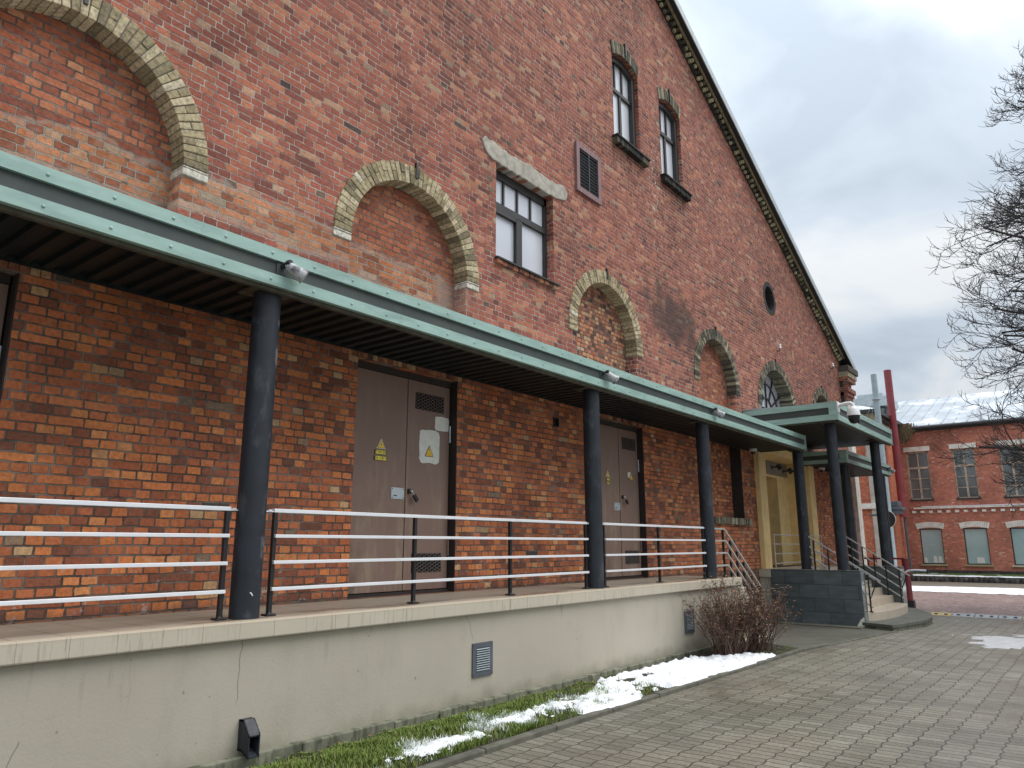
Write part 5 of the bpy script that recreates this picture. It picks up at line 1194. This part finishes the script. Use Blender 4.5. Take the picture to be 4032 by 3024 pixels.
wing = thing('brick_building', 'orange brick wing with white corner quoins behind the canopies', 'building', (41.3, 2.45, -1))
b = MB(); b.box(41.3, FX + .4, 2.46, 14, -1.35, 7.05); b.build('wall', 'wing_brick', wing, wing)
b = MB(); b.box(41.22, 41.60, 2.40, 2.85, -1.35, 7.05); b.box(41.22, 41.31, 6.3, 6.6, -1.35, 7.05); b.build('quoin', 'quoin', wing, wing)
b = MB(); b.box(41.15, FX - .1, 2.33, 14, 6.75, 7.25)
for k in range(16): b.box(42.0 + k * .28, 42.12 + k * .28, 2.27, 2.34, 6.95, 7.15, k=1)
b.build('frieze', ['vous', 'gutter'], wing, wing)
b = MB(); b.box(41.12, 41.3, 2.36, 14, 2.35, 2.62); b.box(41.3, FX - .1, 2.33, 2.46, 2.35, 2.62); b.build('string_course', 'white_trim', wing, wing)
b = MB(); b.box(40.9, FX - .5, 2.05, 14, 7.25, 7.42); b.build('eaves', 'gutter', wing, wing)
b = MB(); b.poly([(40.9, 2.05, 7.43), (FX + 2, 2.05, 7.43), (FX + 2, 14, 7.43), (40.9, 14, 7.43), (43.5, 6, 8.8), (FX + 2, 6, 8.8), (FX + 2, 14, 8.8), (43.5, 14, 8.8)], [(0, 1, 5, 4), (3, 0, 4, 7), (4, 5, 6, 7)]); b.build('roof', 'tin', wing, wing)
for k in range(4):
    for q in range(3): b = MB(); b.prism([(-.08, 0), (.08, 0), (0, .12)], lambda u, v, d, k=k, q=q: (43.2 + .32 * q + u, d, 4.6 + k * .36 + v), 2.41, 2.46); b.build('ornament', 'far_brick', wing, wing)
b = MB(); b.box(45.6, 46.0, 2.36, 2.46, -1.3, 2.2); b.build('pilaster', 'far_brick', wing, wing)
dm = thing('roof_vent_house', 'pale boxy roof vent house with glazed front on the wing roof', 'roof vent', (51.5, 4.5, 8))
b = MB(); b.box(50.6, 53, 3.55, 5.3, 7.6, 9.15); b.build('body', 'gutter', dm, dm)
b = MB(); b.box(50.3, 53.3, 3.3, 5.6, 9.15, 9.75); b.box(50.8, 53, 3.7, 5.2, 9.75, 10.05); b.build('cap', 'roof_metal', dm, dm)
b = MB(); b.box(50.55, 50.598, 3.62, 4.6, 8.15, 9.0); b.build('glazing', 'glass_old', dm, dm)

# things near the far buildings
t = thing('red_pipe', 'fat crimson pipe rising up the corner of the far brick building', 'pipe', (44, 1.9, 2))
b = MB(); b.lathe((44, 1.95, 2.0), (0, 0, 1), [(.19, 0), (.19, 8.0)], 20); pb = b.build('pipe', 'red_paint', t, t, smooth=40)
for z in (3.5, 4.9, 6.1, 7.4, 8.8): b = MB(); b.lathe((44, 1.95, z), (0, 0, 1), [(.196, 0), (.196, .03)], 20); b.build('collar', 'red_paint', pb, t, smooth=40)
b = MB(); b.box(43.9, 44.1, 1.95, 2.46, 2.35, 2.62); b.box(43.85, 44.15, 2.05, 2.46, 6.0, 6.08); b.build('bracket', 'red_paint', t, t)
b = MB(); b.tube([(44.1, 1.93, 2.0), (44.1, 1.9, -1.2)], .06, 8); b.build('drain', 'vent', t, t)
t = thing('pale_pole', 'pale grey steel pole with guy wires behind the entrance canopy', 'pole', (38, 1.42, -1.3))
b = MB(); b.tube([(38, 1.42, -1.3), (38, 1.42, 8.6)], .135, 12); b.build('shaft', 'pale_pole', t, t, smooth=40)
b = MB(); b.lathe((38, 1.42, 7.35), (0, 0, 1), [(.2, 0), (.2, .07)], 12); b.build('clamp', 'roof_metal', t, t)
b = MB()
for dy, dx in ((1.6, .5), (1.2, 1.6), (.6, 2.4)): b.tube([(38, 1.5, 7.35), (38 + dx * 1.5, 1.5 + dy, 5.0)], .014, 4)
b.build('guy_wires', 'pale_pole', t, t)
t = thing('vent_box', 'grey stepped metal box on the wing wall beside the red pipe', 'box', (39, 1.2, 2.2))
b = MB(); b.box(38.4, 39.2, 1.05, 1.7, 2.30, 2.55); b.box(38.3, 39.3, .9, 1.8, 2.15, 2.28); b.box(38.35, 39.25, 1.0, 1.75, 1.98, 2.13); b.box(38.9, 39.2, 1.3, 2.46, 1.9, 2.0); b.build('housing', 'vent', t, t, bevel=.02)
t = thing('round_sign', 'round traffic sign seen from its dark back behind the columns', 'sign', (30, -.15, -1.3))
b = MB(); b.lathe((30, -.18, 1.47), (-1, .25, 0), [(.30, 0), (.30, .02)], 28); b.build('disc', 'gutter', t, t); b = MB(); b.lathe((29.97, -.175, 1.47), (-1, .25, 0), [(.31, -.03), (.31, -.012)], 28); b.build('rim', 'white_plastic', t, t)
b = MB(); b.tube([(30.05, -.18, -1.3), (30.05, -.18, 1.85)], .03, 8); b.build('pole', 'pale_pole', t, t)
t = thing('red_gate_frame', 'crimson steel gate frame with thick post beside the entrance steps', 'gate', (24, -1.8, -1.23))
b = MB(); b.tube([(24, -1.79, -1.05), (24, -1.79, .18)], .095, 14); b.build('post', 'red_paint', t, t, smooth=40)
b = MB(); b.box(23.88, 24.12, -1.91, -1.67, -1.25, -.98); b.build('post_foot', 'gutter', t, t)
b = MB(); b.bar((24, -1.75, .17), (24, -.7, .17), .05, .05); b.bar((24, -1.75, -.07), (24, -.7, -.07), .04, .04)
for z in (-.62, -.9): b.bar((24, -1.75, z), (24, -1.5, z), .03, .03)
b.bar((24, -1.55, -1.15), (24, -1.55, -.3), .05, .05, (1, 0, 0)); b.bar((24, -.8, -1.15), (24, -.8, .2), .05, .05, (1, 0, 0)); b.build('bars', 'red_paint', t, t)
t = thing('bent_handrail', 'white bent tube handrail with dark end cap beyond the steps', 'handrail', (22.5, -2.1, -1.2))
b = MB(); b.tube([(22.5, -1.80, -1.2), (22.5, -1.82, -.62), (22.5, -1.88, -.36), (22.5, -1.98, -.20), (22.5, -2.14, -.115), (22.5, -2.3, -.10), (22.5, -2.57, -.11)], .026, 10); b.build('tube', 'rail', t, t, smooth=60)
b = MB(); b.box(22.45, 22.55, -2.60, -2.57, -.19, -.06); b.build('end_cap', 'gutter', t, t)
t = thing('cable_ramp', 'grey and yellow segmented speed bump lying across the pavers', 'speed bump', (22.7, -3.5, -1.22))
y = -2.55; k = 0
while y > -9:
    b = MB(); z = zg(22.6); mt = 'bump_yellow' if k in (0, 4, 8) else 'bump_grey'
    b.prism([(22.35, z), (22.85, z), (22.75, z + .045), (22.45, z + .045)], lambda u, v, d: (u + (.0), d, v), y, y - .48)
    for q in range(2): b.box(22.40, 22.47, y - .1 - .22 * q, y - .17 - .22 * q, z + .02, z + .047, k=1)
    b.build('segment', [mt, 'gutter'], t, t); y -= .5; k += 1
# verge in front of the far building
b = MB(); b.poly([(44.0, -34, -1.3), (44.0, 2.4, -1.3), (44.0, 2.4, -1.06), (44.0, -34, -1.06), (44.45, 2.4, -1.06), (44.45, -34, -1.06), (44.45, -34, -1.3), (44.45, 2.4, -1.3)], [(0, 3, 2, 1), (2, 3, 5, 4), (4, 5, 6, 7)])
tag(b.build('stone_edging', 'fieldstone'), 'low dark fieldstone edging in front of the far building', 'stone edging')
b = MB()
for i in range(150):
    y0 = -30 + i * .215
    if rnd.random() < .9: b.lathe((44.0 + rnd.uniform(-.06, .04), y0, -1.33), (0, 0, 1), [(.11, 0), (.13, .12), (.10, .22 + rnd.uniform(0, .06)), (.03, .28)], 7)
tag(b.build('edging_stones', 'fieldstone', smooth=60), kind='stuff')
b = MB(); b.face([(44.3, -34, -1.05), (FX - .1, -34, -.95), (FX - .1, 2.4, -.95), (44.3, 2.4, -1.05)][::1]); struct('verge', b, 'far_grass')
sb = snow_field(44.2, 45.1, -14, 2.3, .09, lambda x, y: .05 * bump_(x, 44.15, 45.0, .3) + .03 * fbm(x, y, 2) - .02, lambda x, y: -1.05 + .03); tag(sb.build('verge_snow', 'snow', smooth=70), kind='stuff')
cr_ = thing('creeper', 'dry creeper hanging from the gutter corner beside the red pipe', 'plant', (FX - .3, 1.7, 6.5))
b = MB()
for i in range(320):
    y = rnd.gauss(1.85, .18); L = rnd.uniform(.2, 1.1) * math.exp(-abs(y - 2.0) * 1.2); x = FX - .45 + rnd.uniform(-.1, .1); z = 7.2 + rnd.uniform(-.1, .15); w = .012
    b.face([(x, y - w, z), (x, y + w, z), (x - .05, y + w + rnd.uniform(-.1, .1), z - L), (x - .05, y - w, z - L)])
b.build('stalks', 'hang_plant', cr_, cr_)

# ------------------------------------------------------------------ bare tree at the right edge
tree = thing('bare_tree', 'bare spreading tree whose branches reach in from the right edge', 'tree', (26.5, -9.6, -1.3))
rnd = random.Random(21); tb = MB(); trk = MB()
TX, TY = 26.5, -9.6
def grow(p, d, L, r, lvl, upc):
    n = {1: 9, 2: 7, 3: 5, 4: 4}[lvl]; pts = [p.copy()]; d = d.normalized(); q = p.copy(); ds = []
    for k in range(n):
        f = k / n
        wob = {1: .13, 2: .20, 3: .24, 4: .22}[lvl]
        bend = {1: -.055 + .13 * f * f, 2: -.05 + .22 * f * f, 3: .02 + .22 * f, 4: .10 + .2 * f}[lvl]
        d = (d + Vector((rnd.gauss(0, wob), rnd.gauss(0, wob), rnd.gauss(bend + upc, wob * .7)))).normalized(); q = q + d * (L / n); pts.append(q.copy()); ds.append(d.copy())
    re = r * (.35 if lvl < 3 else .4)
    tb.tube(pts, [lerp(r, re, k / n) for k in range(n + 1)], {1: 7, 2: 5, 3: 4, 4: 3}[lvl], lvl == 1)
    if lvl == 4: return
    nc = {1: 9, 2: 6, 3: 5}[lvl]
    for c in range(nc):
        f = lerp(.22, 1.0, (c + rnd.random() * .8) / nc); k = min(n - 1, int(f * n)); base = pts[k].lerp(pts[k + 1], f * n - k) if k + 1 <= n else pts[-1]
        dd = ds[k]; side = dd.cross(Vector((rnd.gauss(0, 1), rnd.gauss(0, 1), rnd.gauss(0, 1)))).normalized(); side.z *= .6; side.z += .08
        nd = dd * rnd.uniform(.55, .9) + side * rnd.uniform(.6, .95)
        nl = L * {1: rnd.uniform(.34, .55), 2: rnd.uniform(.38, .58), 3: rnd.uniform(.45, .8)}[lvl] * (1.12 - .42 * f)
        grow(base, nd, nl, max(.0095, lerp(r, re, f) * {1: .50, 2: .50, 3: .55}[lvl]), lvl + 1, 0.0)
trk.tube([(TX, TY, -1.5), (TX + .03, TY + .05, 0.6), (TX - .05, TY + .05, 3), (TX, TY, 6), (TX + .1, TY - .1, 10.5), (TX, TY, 16.2)], [.42, .33, .29, .24, .16, .04], 12)
trk.build('trunk', 'bark', tree, tree, smooth=60)
NL = 48
for i in range(NL):
    z = lerp(2.2, 15.2, ((i + rnd.random() * .6) / NL) ** 1.2)
    az = i * 2.399 + rnd.uniform(-.3, .3)
    if i % 4 != 0: az = R(rnd.uniform(50, 150)) if rnd.random() < .8 else R(rnd.uniform(150, 230))
    L = lerp(6.1, 3.0, max(0, (z - 3) / 12.6) ** 2.0) * rnd.uniform(.82, 1.05)
    grow(Vector((TX, TY, z)), Vector((math.cos(az), math.sin(az), rnd.uniform(.02, .45) if z < 8 else rnd.uniform(.15, .5))), L, lerp(.10, .05, (z - 2.2) / 13.2), 1, 0.0)
tb.build('crown', 'twig', tree, tree)

sc.cycles.use_denoising = True
